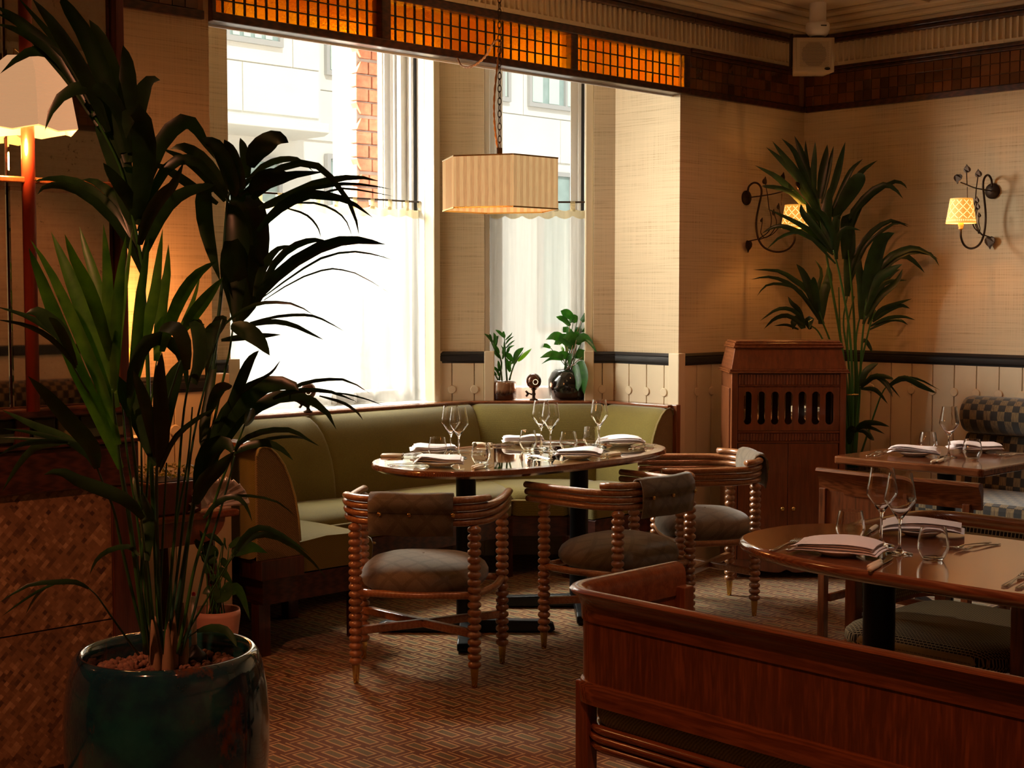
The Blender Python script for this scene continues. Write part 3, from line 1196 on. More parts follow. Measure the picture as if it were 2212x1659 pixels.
MB().box(.3, 2.19, -.13, .02, 1.77, 1.788).build('shelf', 'red_wood_h', pt, bevel=.004)
for x in (1.87, 1.955):
    MB().lathe([(.0, .004), (.005, .002), (.006, 0)], 12, Matrix.Translation((x, -.13, 1.778)) @ Matrix.Rotation(PI / 2, 4, 'X')).build('stud', 'brass', pt)
pole = MB().tube([(1.846, -.12, 1.12), (1.846, -.12, 2.99)], .019, 16).build('turned_pole', 'red_pole', pt, smooth=True)

lt = thing('lamp', 'glowing peach cloth lampshade around the red pole of the divider', 'lamp', (1.846, 3.88, 1.905))


def ribs(nt, b):
    v = tc(nt, (1, 1, 1))
    s_ = N(nt, 'ShaderNodeSeparateXYZ')
    nt.links.new(v, s_.inputs[0])
    wv = math_(nt, 'SINE', math_(nt, 'MULTIPLY', s_.outputs[2], 1500))
    bump(nt, b, wv, .3, .001)


M['peach_shade'] = lit_shade('peach_lampshade', (.75, .55, .40), .50, (1.0, .52, .25), ribs)
M['shade_inside'] = lit_shade('lampshade_lining', (.8, .6, .35), 1.0, (1.0, .62, .20))
prof = [(.02, .222), (.062, .217), (.088, .195), (.112, .158), (.122, .10), (.136, .018)]
rows = []
for r_, z in prof:
    row = []
    for k in range(24):
        a = 2 * PI * k / 24 + R(16)
        q = (k % 4) / 4.0
        f = math.cos(PI / 6) / math.cos(PI / 6 - abs(q - .0) * PI / 3) if False else 1.0
        # six flat sides: radius of a hexagon
        ang = (2 * PI * k / 24) % (PI / 3) - PI / 6
        f = math.cos(PI / 6) / math.cos(ang)
        dz = -.012 * (1 - abs(ang) / (PI / 6)) if z < .02 else 0
        row.append((r_ * f * 1.06 * math.cos(a), r_ * f * 1.06 * math.sin(a), z + (dz if z < .02 else 0)))
    rows.append(row)
MB().grid(rows, closed=True).build('lampshade', 'peach_shade', lt, autos=25)
MB().grid([[(p[0] * .97, p[1] * .97, p[2] - .003) for p in r_] for r_ in rows], closed=True).build('shade_lining', 'shade_inside', lt, autos=25)
MB().tube([(-.03, .02, .215), (-.02, .03, .245), (.0, .035, .235), (.02, .03, .25), (.035, .02, .215)], .002, 6).build('wire_loop', 'brass', lt)
lamp('divider_bulb', 'POINT', (1.80, 3.84, 1.86), 7, (1, .47, .16), .03)
lamp('divider_bulb', 'POINT', (1.91, 3.82, 2.0), 4, (1, .47, .16), .03)

# small glowing lamp and planter on the side table, mostly behind the palm
st = thing('side_table', 'small dark red side table with curved apron beside the left end of the sofa', 'table', (2.60, 4.57, 0))
MB().box(-.25, .24, -.23, .22, .66, .685).build('tabletop', 'red_wood_h', st, bevel=.008)
ap = []
for i in range(9):
    a = PI / 2 * i / 8
    ap.append((.19 - .11 * (1 - math.cos(a)), .66 - .085 * math.sin(a)))
MB().prism([(-.19, .66)] + [(-x, z) for x, z in ap][0:1] + [(-.08, .575)] + [(x, z) for x, z in ap[::-1]], -.01, .01, Matrix.Translation((0, -.20, 0)) @ Matrix.Rotation(PI / 2, 4, 'X')).build('apron', 'red_wood', st)
for sx in (-1, 1):
    for sy in (-1, 1):
        MB().bar((sx * .15, sy * .15, .66), (sx * .19, sy * .19, 0), .034, .034).build('leg', 'dark_wood_v', st, bevel=.003)
pl = thing('planter', 'square red brown planter with low curly plant on the side table', 'planter', (2.60, 4.46, .686))
MB().box(-.10, .10, -.09, .09, 0, .115).build('box', 'planter_red', pl, bevel=.006)
MB().box(-.09, .09, -.08, .08, .108, .118).build('soil', 'soil', pl)
M['curly'] = leafmat('curly_leaf', (.12, .08, .01), (.30, .20, .03), .5, .3)
lf = MB()
rnd = random.Random(31)
for k in range(130):
    x, y = rnd.uniform(-.10, .10), rnd.uniform(-.09, .09)
    a, h = rnd.uniform(0, 6.3), rnd.uniform(.015, .055)
    d = Vector((math.cos(a), math.sin(a), 0)) * .014
    q = Vector((-d.y, d.x, 0)) * .5
    p = Vector((x, y, .11 + h))
    lf.add([p - q, p + d + Vector((0, 0, .006)), p + q, p - d * .4 + Vector((0, 0, -.008))], [(0, 1, 2, 3)])
o = lf.build('curly_foliage', 'curly', pl)
o['kind'] = 'stuff'
sh = thing('scallop_shell', 'large white ribbed shell dish leaning on the red planter', 'shell', (2.765, 4.42, .686))
rows = []
for j in range(8):
    v = j / 7
    row = []
    for i in range(25):
        a = PI * (i / 24)
        rib = 1 + .05 * math.cos(i * PI)
        r_ = (.02 + .10 * v) * rib
        row.append((r_ * math.cos(a), -.02 - .05 * v * v + .012 * math.cos(i * PI) * v, .006 + r_ * math.sin(a) * .9))
    rows.append(row)
MB().grid(rows).build('shell', 'shell', sh, smooth=True, solid=.004)
gl = thing('glow_lamp', 'small orange glass lamp glowing behind the edge of the divider', 'lamp', (2.57, 4.70, 0))
M['orange_glow'] = lit_shade('orange_glass', (.9, .35, .05), 1.3, (1.0, .32, .03))
MB().lathe([(.06, .686), (.06, .70), (.018, .715), (.015, .98), (.04, 1.0)], 20).build('stand', 'brass', gl, smooth=True)
MB().lathe([(.03, 1.0), (.05, 1.04), (.055, 1.16), (.045, 1.25), (.02, 1.28)], 20).build('glass_shade', 'orange_glow', gl, smooth=True)
lamp('glow_bulb', 'POINT', (2.62, 4.66, 1.42), 10, (1, .36, .10), .05)


# ================================================================ banquette in the bay
def offset_path(path, n):
    """points of an open polyline moved n to the right of travel, mitred"""
    out = []
    m = len(path)
    for i in range(m):
        ds = []
        if i > 0:
            ds.append((Vector(path[i]) - Vector(path[i - 1])).normalized())
        if i < m - 1:
            ds.append((Vector(path[i + 1]) - Vector(path[i])).normalized())
        ns = [Vector((d.y, -d.x)) for d in ds]
        if len(ns) == 2:
            b = (ns[0] + ns[1]).normalized()
            q = b / max(.3, b.dot(ns[0]))
        else:
            q = ns[0]
        out.append(Vector(path[i]) + q * n)
    return out


SV = [(3.16, 4.72), (3.16, 5.82), (5.306, 5.82), (5.865, 5.278), (5.865, 4.83)]


def sweep(m, path, prof, i0, i1, ta=0.0, tb=1.0, nsub=6, puff=0.0, seam=.010, caps=True):
    """sweep prof=(n,z) along segment i0..i1 (vertex numbers of path), from fraction ta to tb"""
    offs = [offset_path(path, n) for n, z in prof]
    L_ = (Vector(path[i1]) - Vector(path[i0])).length
    cn = sum(p[0] for p in prof) / len(prof)
    cz = sum(p[1] for p in prof) / len(prof)
    rows = []
    ts = [0, .02 / L_, .05 / L_] + [k / nsub for k in range(1, nsub)] + [1 - .05 / L_, 1 - .02 / L_, 1]
    for t in ts:
        tt = ta + (tb - ta) * t
        e = min(t, 1 - t) * L_
        k = 1 - seam * max(0, 1 - e / .05) ** 2 * 8
        row = []
        for (n, z), of in zip(prof, offs):
            p = of[i0].lerp(of[i1], tt)
            c_ = offset_path(path, cn)
            pc = c_[i0].lerp(c_[i1], tt)
            p = pc + (p - pc) * k
            row.append((p.x, p.y, cz + (z - cz) * k + (puff * math.sin(PI * t) if z > cz else 0)))
        rows.append(row)
    m.grid(rows, closed=True)
    if caps:
        n = len(prof)
        m.add(rows[0], [tuple(range(n))])
        m.add(rows[-1], [tuple(range(n - 1, -1, -1))])
    return m


sofa = thing('banquette', 'olive green curved banquette built into the window bay, with mahogany cap and base', 'sofa')
BP = [(0, .40), (0, .82), (.008, .846), (.03, .858), (.06, .850), (.095, .822), (.13, .775), (.158, .715), (.182, .64), (.198, .55), (.205, .46), (.205, .40)]
SP = [(.12, .32), (.12, .44), (.20, .455), (.34, .468), (.48, .462), (.555, .448), (.592, .424), (.604, .396), (.600, .36), (.596, .32)]
xs = (4.17 - 3.16) / (5.306 - 3.16)
for (a, b, ta, tb) in ((0, 1, 0, 1), (1, 2, 0, xs), (1, 2, xs, 1), (2, 3, 0, 1), (3, 4, 0, 1)):
    sweep(MB(), SV, BP, a, b, ta, tb).build('back_cushion', 'olive', sofa, autos=60)
for (a, b, ta, tb) in ((0, 1, 0, 1), (1, 2, 0, xs), (1, 2, xs, 1), (2, 3, 0, 1), (3, 4, 0, 1)):
    sweep(MB(), SV, SP, a, b, ta, tb, puff=.006).build('seat_cushion', 'olive', sofa, autos=60)
M['piping'] = cloth('pale_piping', (.30, .24, .08), (.45, .37, .14), 700)
pp = offset_path(SV, .602)
MB().tube([(p.x, p.y, .40) for p in pp], .005, 8).build('seat_piping', 'piping', sofa, smooth=True)
# end faces with piping
lp = [(3.16 + n, z) for n, z in BP]
MB().prism(lp, 0, .014, Matrix.Translation((0, 4.722, 0)) @ Matrix.Rotation(PI / 2, 4, 'X')).build('end_panel', 'olive_side', sofa, bevel=.004)
MB().tube([(x, 4.706, z) for x, z in lp[1:-1]], .0045, 8).build('end_piping', 'piping', sofa, smooth=True)
rp = [(5.865 - n, z) for n, z in BP]
MB().prism(rp[::-1], 0, .012, Matrix.Translation((0, 4.832, 0)) @ Matrix.Rotation(PI / 2, 4, 'X')).build('end_panel', 'olive_side', sofa, bevel=.004)
MB().tube([(x, 4.818, z) for x, z in rp[1:-1]], .004, 8).build('end_piping', 'olive', sofa, smooth=True)
MB().box(5.865, 5.898, 4.795, 4.835, .2, .874).build('end_board', 'red_wood', sofa, bevel=.004)
CP = [(-.048, .856), (-.048, .872), (.030, .872), (.034, .868), (.034, .860), (.030, .856)]
for (a, b) in ((0, 1), (1, 2), (2, 3), (3, 4)):
    sweep(MB(), SV, CP, a, b, seam=0).build('wood_cap', 'red_wood_h', sofa)
HP = [(.0, .40), (.0, .856), (-.02, .856), (-.02, .40)]
BASE = [(.03, .217), (.03, .32), (.585, .32), (.60, .312), (.60, .217)]
for (a, b) in ((0, 1), (1, 2), (2, 3), (3, 4)):
    sweep(MB(), SV, BASE, a, b, seam=0).build('base_rail', 'dark_wood', sofa)
MB().box(3.17, 3.38, 4.70, 4.86, .32, .40).build('arm_block', 'dark_wood_v', sofa, bevel=.003)
for x, y in ((3.22, 4.78), (3.70, 4.78), (3.70, 5.26), (4.35, 5.26), (4.45, 5.26), (5.05, 5.26), (5.28, 5.02), (5.30, 4.88), (5.82, 4.88)):
    MB().box(x - .028, x + .028, y - .028, y + .028, 0, .22).build('leg', 'dark_wood_v', sofa, bevel=.003)


# ================================================================ oval table
def pedestal(parent, x, y, rz, h, arm=.385, rc=.043):
    m = Matrix.Translation((x, y, 0)) @ Matrix.Rotation(rz, 4, 'Z')
    MB().lathe([(rc, .05), (rc, h)], 24, m).build('column', 'black_metal', parent, autos=40)
    b = MB()
    for k in range(4):
        mm = m @ Matrix.Rotation(k * PI / 2, 4, 'Z')
        pr_ = [(.0, .004), (arm - .02, .004), (arm, .012), (arm - .008, .04), (arm - .045, .052), (.0, .062)]
        b.prism(pr_, -.026, .026, mm @ Matrix.Rotation(PI / 2, 4, 'X'))
    b.build('cross_base', 'black_metal', parent, bevel=.006)
    MB().lathe([(.11, h - .012), (.11, h)], 20, m).build('top_plate', 'black_metal', parent)


ot = thing('oval_table', 'oval mirror topped table with dark wooden rim laid for five in the bay', 'table', (4.425, 4.48, 0))
rim = superell(.762, .425, 72, 2.5)
inn = superell(.705, .372, 72, 2.5)
rows = [[(x * .965, y * .94, .716) for x, y in rim], [(x, y, .729) for x, y in rim], [(x, y, .741) for x, y in rim], [(x * .992, y * .988, .7495) for x, y in rim], [(x, y, .7495) for x, y in inn], [(x, y, .745) for x, y in inn]]
MB().grid([r_ for r_ in rows], closed=True).add([(x * .965, y * .94, .716) for x, y in rim], [tuple(range(71, -1, -1))]).build('table_rim', 'teak', ot, autos=50)
MB().prism(inn, .738, .7485).build('mirror_top', 'mirror_gold', ot)
pedestal(ot, -.335, .025, CANT, .716)
pedestal(ot, .375, .025, CANT, .716)


# ================================================================ bobbin chairs
def bobbin_leg(x, y):
    prof = [(.0, 0), (.009, 0), (.0105, .004), (.0155, .068), (.0155, .072)]
    m = MB()
    m.lathe(prof, 14, Matrix.Translation((x, y, 0)))
    ferrule = m
    w_ = MB()
    z = .072
    p = [(.015, z)]
    n = 19
    step = (.604 - z) / n
    for k in range(n):
        for q, r_ in ((.06, .0165), (.2, .0228), (.38, .0258), (.62, .0258), (.8, .0228), (.94, .0165)):
            p.append((r_, z + (k + q) * step))
    p.append((.015, .606))
    w_.lathe(p, 16, Matrix.Translation((x, y, 0)))
    return w_, ferrule


def make_chair(label, loc, heading):
    """local +y is the way the sitter faces"""
    t = thing('bobbin_chair', label, 'chair', loc, heading - PI / 2, 'bobbin leg armchairs round the oval table')
    LG = [(-.225, -.1775), (.225, -.1775), (-.28, .1775), (.28, .1775)]
    for x, y in LG:
        w_, f_ = bobbin_leg(x, y)
        lg = w_.build('bobbin_leg', 'oak', t, smooth=True)
        f_.build('brass_ferrule', 'brass', lg, autos=40)
    # arm and back hoops
    U = [(.288, .262), (.290, .16), (.286, .03), (.268, -.10), (.215, -.178), (.13, -.212), (0, -.222)]
    half = crom(U, 16)
    full = half + [Vector((-p.x, p.y)) if len(p) == 2 else Vector((-p.x, p.y, 0)) for p in half[::-1][1:]]
    for k, z in enumerate((.618, .6465, .675)):
        flare = 1.0 + .012 * k
        MB().tube([(p[0] * flare, p[1] * (1 + .01 * k), z) for p in full], .0138, 10, 1.25).build('arm_hoop', 'oak_h', t, smooth=True)
    crest = [p for p in full if p[1] < -.085]
    MB().tube([(p[0] * 1.035, p[1] * 1.03, .7035) for p in crest], .0138, 10, 1.35).build('crest_rail', 'oak_h', t, smooth=True)
    # seat ring: bars between the legs
    s = MB()
    for a, b in ((0, 1), (0, 2), (1, 3), (2, 3)):
        pa, pb_ = Vector(LG[a] + (.345,)), Vector(LG[b] + (.345,))
        mid = (pa + pb_) / 2
        out = Vector((mid.x, mid.y, 0)).normalized() * .022
        s.tube(crom([pa, mid + out, pb_], 10), .0145, 10)
    s.build('seat_frame', 'oak_h', t, smooth=True)
    for a, b, dz in ((0, 3, 0), (1, 2, .001)):
        MB().bar(Vector(LG[a] + (.20 + dz,)), Vector(LG[b] + (.20 + dz,)), .030, .030).build('cross_stretcher', 'oak_h', t, bevel=.005)
    # cushion
    rows = []
    out = []
    for i in range(40):
        a = 2 * PI * i / 40
        c, s_ = math.cos(a), math.sin(a)
        e = 2 / 2.7
        x = math.copysign(abs(c) ** e, c) * (.232 + .024 * s_)
        y = math.copysign(abs(s_) ** e, s_) * .212 + .005
        out.append((x, y))
    for k, z in ((.90, .345), (.985, .356), (1.03, .376), (1.03, .398), (.985, .420), (.88, .440), (.66, .457), (.36, .465), (.02, .467)):
        rows.append([(x * k, y * k, z) for x, y in out])
    MB().grid(rows, closed=True).add(rows[0], [tuple(range(39, -1, -1))]).build('seat_cushion', 'diamond', t, smooth=True)
    # cloth slung over the back
    arc = [p for p in full if abs(p[0]) < .165 and p[1] < -.1]
    prf = [(-.020, .60), (-.030, .66), (-.024, .70), (-.012, .722), (.006, .729), (.024, .724), (.034, .70), (.036, .66), (.036, .62), (.030, .575)]
    rows = []
    rnd = random.Random(len(label))
    for q, z in prf:
        row = []
        for i, p in enumerate(arc):
            nrm = Vector((p[0] * .55, -1.0, 0)).normalized()
            wv = .0022 * math.sin(i * 2.3 + z * 40) + (.003 * math.sin(i * 1.1) if z > .71 else 0)
            row.append((p[0] * 1.03 + nrm.x * (q + wv), p[1] * 1.03 + nrm.y * (q + wv), z + (.002 * math.sin(i * 1.7) if z > .71 or z < .6 else 0)))
        rows.append(row)
    bc = MB().grid(rows).build('back_cloth', 'diamond', t, smooth=True, solid=.007)
    fl_ = [[(p[0] + (0), p[1] - .006, p[2]) for p in r_] for r_ in rows[4:9]]
    MB().grid([fl_[0], fl_[2], fl_[3]]).build('cloth_flap', 'diamond', bc, smooth=True, solid=.004)
    for u in (.06, .5, .94):
        p = arc[int(u * (len(arc) - 1))]
        nrm = Vector((p[0] * .55, -1.0, 0)).normalized()
        c = Vector((p[0] * 1.03 + nrm.x * .046, p[1] * 1.03 + nrm.y * .046, .655))
        mm = Matrix.Translation(c) @ nrm.to_track_quat('Z', 'Y').to_matrix().to_4x4()
        MB().lathe([(.0085, -.006), (.0085, .001), (.006, .004), (0, .005)], 14, mm).build('stud', 'brass', t, smooth=True)
    return t


def diamond_cloth():
    m, nt, b = nodes('diamond_cloth')
    t = N(nt, 'ShaderNodeTexCoord')
    s = N(nt, 'ShaderNodeSeparateXYZ')
    nt.links.new(t.outputs['Object'], s.inputs[0])
    u = math_(nt, 'ADD', s.outputs[0], math_(nt, 'ADD', s.outputs[1], s.outputs[2]))
    v = math_(nt, 'SUBTRACT', s.outputs[0], math_(nt, 'ADD', s.outputs[1], s.outputs[2]))
    bands = []
    for q in (u, v):
        f = math_(nt, 'FRACT', math_(nt, 'DIVIDE', q, .105))
        bands.append(math_(nt, 'LESS_THAN', f, .22))
    k = math_(nt, 'MAXIMUM', bands[0], bands[1])
    fz = noise(nt, t.outputs['Object'], 700, 2)
    c1 = ramp(nt, fz, [(.3, (.13, .10, .068)), (.7, (.24, .19, .135))])
    c2 = ramp(nt, fz, [(.3, (.105, .080, .055)), (.7, (.195, .152, .106))])
    nt.links.new(mixc(nt, k, c1, c2), b.inputs['Base Color'])
    b.inputs['Roughness'].default_value = .95
    b.inputs['Specular IOR Level'].default_value = .1
    b.inputs['Sheen Weight'].default_value = .3
    bump(nt, b, fz, .35, .001)
    return m


M['diamond'] = diamond_cloth()
make_chair('bobbin armchair with back to the camera at the left end of the oval table', (3.52, 4.12, 0), R(38.5))
make_chair('bobbin armchair on the near long side of the oval table, partly behind the settee', (4.40, 3.885, 0), R(90))
make_chair('bobbin armchair in profile at the right end of the oval table, before the cabinet', (5.234, 4.106, 0), R(141.6))

# ================================================================ table ware
WINE = [(.0, .0012), (.036, .001), (.037, .0025), (.030, .004), (.012, .008), (.0048, .018), (.0036, .03), (.0034, .078), (.0045, .090), (.010, .100), (.0255, .122), (.0415, .1445), (.0428, .149), (.0405, .165), (.0345, .20), (.0315, .2215)]
TUMB = [(.0, .0), (.024, .0), (.030, .008), (.0395, .026), (.0415, .036), (.040, .05), (.036, .075), (.033, .088)]
WIN2 = [(.0305, .2215), (.0335, .20), (.0394, .165), (.0415, .149), (.0402, .1448), (.0245, .1232), (.009, .1025), (.0, .0975)]
WINE[0] = (.0, .0)
WINE[1] = (.036, .0)
WG = MB().lathe(WINE + WIN2, 32, caps=False)
TG = MB().lathe(TUMB + [(.0325, .088)] + [(r_ - .0022, z) for r_, z in TUMB[::-1][:-2]] + [(.024, .010), (0, .010)], 32, caps=False)
protos = {}


def ware(kind, label, loc, rz=0.0, group=None):
    if kind == 'wine_glass':
        if kind not in protos:
            protos[kind] = WG.build('wine_glass', 'glass', None, autos=50)
            o = protos[kind]
        else:
            o = protos[kind].copy()
            COL.objects.link(o)
        cat = 'wine glass'
    elif kind == 'tumbler':
        if kind not in protos:
            protos[kind] = TG.build('tumbler', 'glass', None, autos=50)
            o = protos[kind]
        else:
            o = protos[kind].copy()
            COL.objects.link(o)
        cat = 'tumbler'
    elif kind == 'plate':
        if kind not in protos:
            pr_ = [(0, .003), (.040, .002), (.044, 0), (.047, .002), (.070, .012), (.086, .018), (.088, .0195), (.085, .0205), (.068, .0145), (.046, .006), (0, .006)]
            protos[kind] = MB().lathe(pr_, 36, caps=False).build('side_plate', 'china', None, smooth=True)
            o = protos[kind]
        else:
            o = protos[kind].copy()
            COL.objects.link(o)
        cat = 'plate'
    tag(o, label, cat, group)
    o.location = loc
    o.rotation_euler = (0, 0, rz)
    return o


def napkin(label, loc, rz, seed, L_=.205, W=.125, group='folded napkins on the side plates'):
    rnd = random.Random(seed)
    m = MB()
    layers = 4
    for k in range(layers):
        z0 = .0 + k * .0062
        sx, sy = rnd.uniform(-.008, .008), rnd.uniform(-.006, .006)
        ln = L_ * (1 - .03 * k) + rnd.uniform(-.008, .008)
        wd = W * (1 - .035 * k)
        nx, ny = 12, 6
        for side in (0, 1):
            rows = []
            for j in range(ny + 1):
                row = []
                for i in range(nx + 1):
                    u, v = i / nx, j / ny
                    x, y = (u - .5) * ln + sx, (v - .5) * wd + sy
                    z = z0 + (.0060 if side else 0) * (min(1, 8 * u, 8 * (1 - u) + .3, 6 * v + .2, 6 * (1 - v) + .2))
                    z += .004 * math.sin(u * 5 + seed) * (k + 1) / layers + .003 * math.sin(v * 4 + u * 3 + seed * 2) - .010 * (2 * u - 1) ** 6 * (.5 if k < 2 else .35)
                    row.append((x, y, z))
                rows.append(row)
            if side:
                m.grid(rows)
            else:
                m.grid([r_[::-1] for r_ in rows])
    o = m.build('napkin', 'napkin', None, smooth=True)
    o.location = loc
    o.rotation_euler = (0, 0, rz)
    return tag(o, label, 'napkin', group)


def fork(label, loc, rz, group='forks laid on the tables'):
    if 'fork' in protos:
        return dup(protos['fork'], loc, rz, label)
    m = MB()
    # handle along -x, tines along +x
    rows = []
    for x, wv, z in ((-.095, .006, .002), (-.088, .0085, .0025), (-.05, .006, .004), (-.01, .003, .006), (.025, .003, .007), (.040, .008, .0045), (.052, .0105, .004), (.060, .0105, .0045)):
        rows.append([(x, -wv, z), (x, 0, z + .0012), (x, wv, z)])
    m.grid(rows)
    for k in range(4):
        y = -.009 + .006 * k
        m.grid([[(x, y - q, z), (x, y + q, z)] for x, q, z in ((.058, .0018, .0045), (.08, .0016, .0065), (.097, .0008, .010))])
    o = m.build('fork', 'steel', None, smooth=True, solid=.0016)
    tag(o, label, 'fork', group)
    o.location = loc
    o.rotation_euler = (0, 0, rz)
    protos['fork'] = o
    return o


def knife(label, loc, rz, group='ivory handled knives'):
    if 'knife' in protos:
        return dup(protos['knife'], loc, rz, label)
    t = thing('knife', label, 'knife', loc, rz, group)
    pts = [(-.105, 0, .006), (-.10, 0, .006), (-.06, 0, .006), (-.015, 0, .006), (-.012, 0, .006)]
    MB().tube(pts, [.004, .0068, .0072, .0058, .004], 10, 1.15).build('handle', 'ivory', t, smooth=True)
    MB().lathe([(.0062, 0), (.0062, .006)], 10, Matrix.Translation((-.013, 0, .006)) @ Matrix.Rotation(PI / 2, 4, 'Y')).build('collar', 'steel', t)
    bl = []
    for x, a, b in ((-.008, -.005, .005), (.02, -.006, .006), (.07, -.006, .007), (.095, -.003, .006), (.105, .002, .004)):
        bl.append([(x, a, .006), (x, b, .006)])
    MB().grid(bl).build('blade', 'steel', t, solid=.0014)
    protos['knife'] = t
    return t


TT = .7497
ware('plate', 'side plate under the napkin nearest the camera on the oval table', (3.86, 4.41, TT), 0, 'side plates on the tables')
ware('plate', 'side plate under the far left napkin of the oval table', (4.13, 4.76, TT), 0, 'side plates on the tables')
ware('plate', 'side plate under the napkin at the back centre of the oval table', (4.72, 4.79, TT), 0, 'side plates on the tables')
ware('plate', 'side plate under the napkin on the near right edge of the oval table', (4.47, 4.20, TT), 0, 'side plates on the tables')
ware('plate', 'side plate under the napkin at the right end of the oval table', (5.00, 4.42, TT), 0, 'side plates on the tables')
napkin('pinkish white napkin nearest the camera on the oval table', (3.86, 4.41, TT + .019), R(-44), 1)
napkin('white napkin behind a tumbler at the far left of the oval table', (4.13, 4.76, TT + .019), R(-38), 2)
napkin('white napkin at the back of the oval table below the ribbed brown pot', (4.72, 4.79, TT + .019), R(-40), 3)
napkin('white napkin on the near right edge of the oval table', (4.47, 4.20, TT + .019), R(-52), 4)
napkin('white napkin at the right end of the oval table', (5.00, 4.42, TT + .019), R(-46), 5)
GW = 'wine glasses on the tables'
ware('wine_glass', 'rear wine glass of the left pair on the oval table', (4.138, 4.656, TT), 0, GW)
ware('wine_glass', 'front wine glass of the left pair on the oval table', (4.115, 4.578, TT), 0, GW)
ware('wine_glass', 'rear wine glass of the middle pair on the oval table', (4.641, 4.597, TT), 0, GW)
ware('wine_glass', 'front wine glass of the middle pair on the oval table', (4.574, 4.47, TT), 0, GW)
ware('wine_glass', 'single wine glass at the right of the oval table', (4.879, 4.452, TT), 0, GW)
GT = 'tumblers on the tables'
ware('tumbler', 'tumbler in front of the far left napkin on the oval table', (4.051, 4.645, TT), 0, GT)
ware('tumbler', 'tumbler right of the napkin nearest the camera on the oval table', (4.03, 4.345, TT), 0, GT)
ware('tumbler', 'tumbler left of the middle pair of wine glasses', (4.56, 4.60, TT), 0, GT)
ware('tumbler', 'tumbler right of the middle pair of wine glasses', (4.66, 4.44, TT), 0, GT)
ware('tumbler', 'tumbler behind the single wine glass on the oval table', (4.91, 4.53, TT), 0, GT)
fork('outer fork left of the napkin nearest the camera', (3.80, 4.53, TT), R(-35))
fork('inner fork left of the napkin nearest the camera', (3.78, 4.49, TT), R(-35))
fork('outer fork left of the near right napkin on the oval table', (4.37, 4.34, TT), R(80))
fork('inner fork left of the near right napkin on the oval table', (4.345, 4.325, TT), R(80))
fork('outer fork in front of the right end napkin on the oval table', (5.0, 4.28, TT), R(10))
fork('inner fork in front of the right end napkin on the oval table', (4.99, 4.31, TT), R(18))
fork('outer fork right of the far left napkin', (4.27, 4.70, TT), R(-60))
fork('inner fork right of the far left napkin', (4.30, 4.73, TT), R(-60))
fork('outer fork right of the back centre napkin', (4.84, 4.66, TT), R(-60))
fork('inner fork right of the back centre napkin', (4.87, 4.69, TT), R(-60))
knife('outer knife left of the far left napkin on the oval table', (3.96, 4.76, TT), R(-40))
knife('inner knife left of the far left napkin on the oval table', (3.99, 4.79, TT), R(-40))
knife('outer knife left of the back centre napkin', (4.55, 4.82, TT), R(-62))
knife('inner knife left of the back centre napkin', (4.58, 4.85, TT), R(-60))
knife('outer knife right of the near right napkin on the oval table', (4.60, 4.155, TT), R(185))
knife('inner knife right of the near right napkin on the oval table', (4.61, 4.185, TT), R(185))
knife('outer knife below the tumbler nearest the camera', (3.96, 4.25, TT), R(25))
knife('inner knife below the tumbler nearest the camera', (3.98, 4.285, TT), R(25))
knife('steel blade knife behind the right end napkin', (4.97, 4.56, TT), R(200))

# ================================================================ pendant over the table
pd = thing('pendant_lamp', 'hexagonal striped cream fabric pendant lamp hanging on a chain over the oval table', 'lamp', (4.138, 4.345, 1.809))


def stripes(nt, b):
    t = N(nt, 'ShaderNodeTexCoord')
    s = N(nt, 'ShaderNodeSeparateXYZ')
    nt.links.new(t.outputs['Object'], s.inputs[0])
    a = math_(nt, 'ADD', math_(nt, 'MULTIPLY', s.outputs[0], 1.0), math_(nt, 'MULTIPLY', s.outputs[1], -.75))
    st_ = math_(nt, 'GREATER_THAN', math_(nt, 'FRACT', math_(nt, 'DIVIDE', a, .035)), .5)
    f = noise(nt, tc(nt, (260, 260, 22)), 1.0, 3)
    c = mixc(nt, st_, (.62, .36, .15), (.74, .46, .20))
    c = mixc(nt, .5, c, ramp(nt, f, [(.3, (.62, .62, .62)), (.7, (1, 1, 1))]), 'MULTIPLY')
    nt.links.new(c, b.inputs['Base Color'])
    nt.links.new(c, b.inputs['Emission Color'])
    bump(nt, b, f, .3, .001)


M['striped_shade'] = lit_shade('striped_shade', (.7, .45, .2), .75, None, stripes)
hexv = []
ca = math.atan2(FW.y, FW.x) + PI + R(13)
for k in range(6):
    hexv.append((.252 * math.cos(ca + k * PI / 3), .252 * math.sin(ca + k * PI / 3)))
for k in range(6):
    a, b = hexv[k], hexv[(k + 1) % 6]
    MB().grid([[(a[0], a[1], 0), (b[0], b[1], 0)], [(a[0], a[1], .213), (b[0], b[1], .213)]]).build('shade_panel', 'striped_shade', pd, solid=.003)
bd_ = MB()
for z in (.002, .211):
    for k in range(6):
        a, b = hexv[k], hexv[(k + 1) % 6]
        bd_.bar((a[0], a[1], z), (b[0], b[1], z), .006, .006)
bd_.build('shade_wire', 'brass', pd)
MB().prism([(x * .985, y * .985) for x, y in hexv], .03, .034).build('diffuser', lit_shade('diffuser', (.9, .75, .5), 1.1, (1, .66, .30)), pd)
MB().tube([(0, 0, .19), (0, 0, .26)], .012, 12).bar((hexv[0][0], hexv[0][1], .2), (hexv[3][0], hexv[3][1], .2), .004, .004).build('spider', 'iron', pd)
z = .26
k = 0
LK = None
while z < ZC - 1.809 - .02:
    if LK is None:
        pts = []
        for i in range(14):
            a = 2 * PI * i / 14
            pts.append((.0075 * math.cos(a), 0, .016 * math.sin(a)))
        LK = o = MB().tube(pts, .0019, 6, closed=True).build('chain_link', 'iron', pd, smooth=True)
    else:
        o = LK.copy()
        COL.objects.link(o)
    o.location = (0, 0, z + .010)
    o.rotation_euler = (0, 0, R(20) + (PI / 2 if k % 2 else 0))
    z += .0262
    k += 1
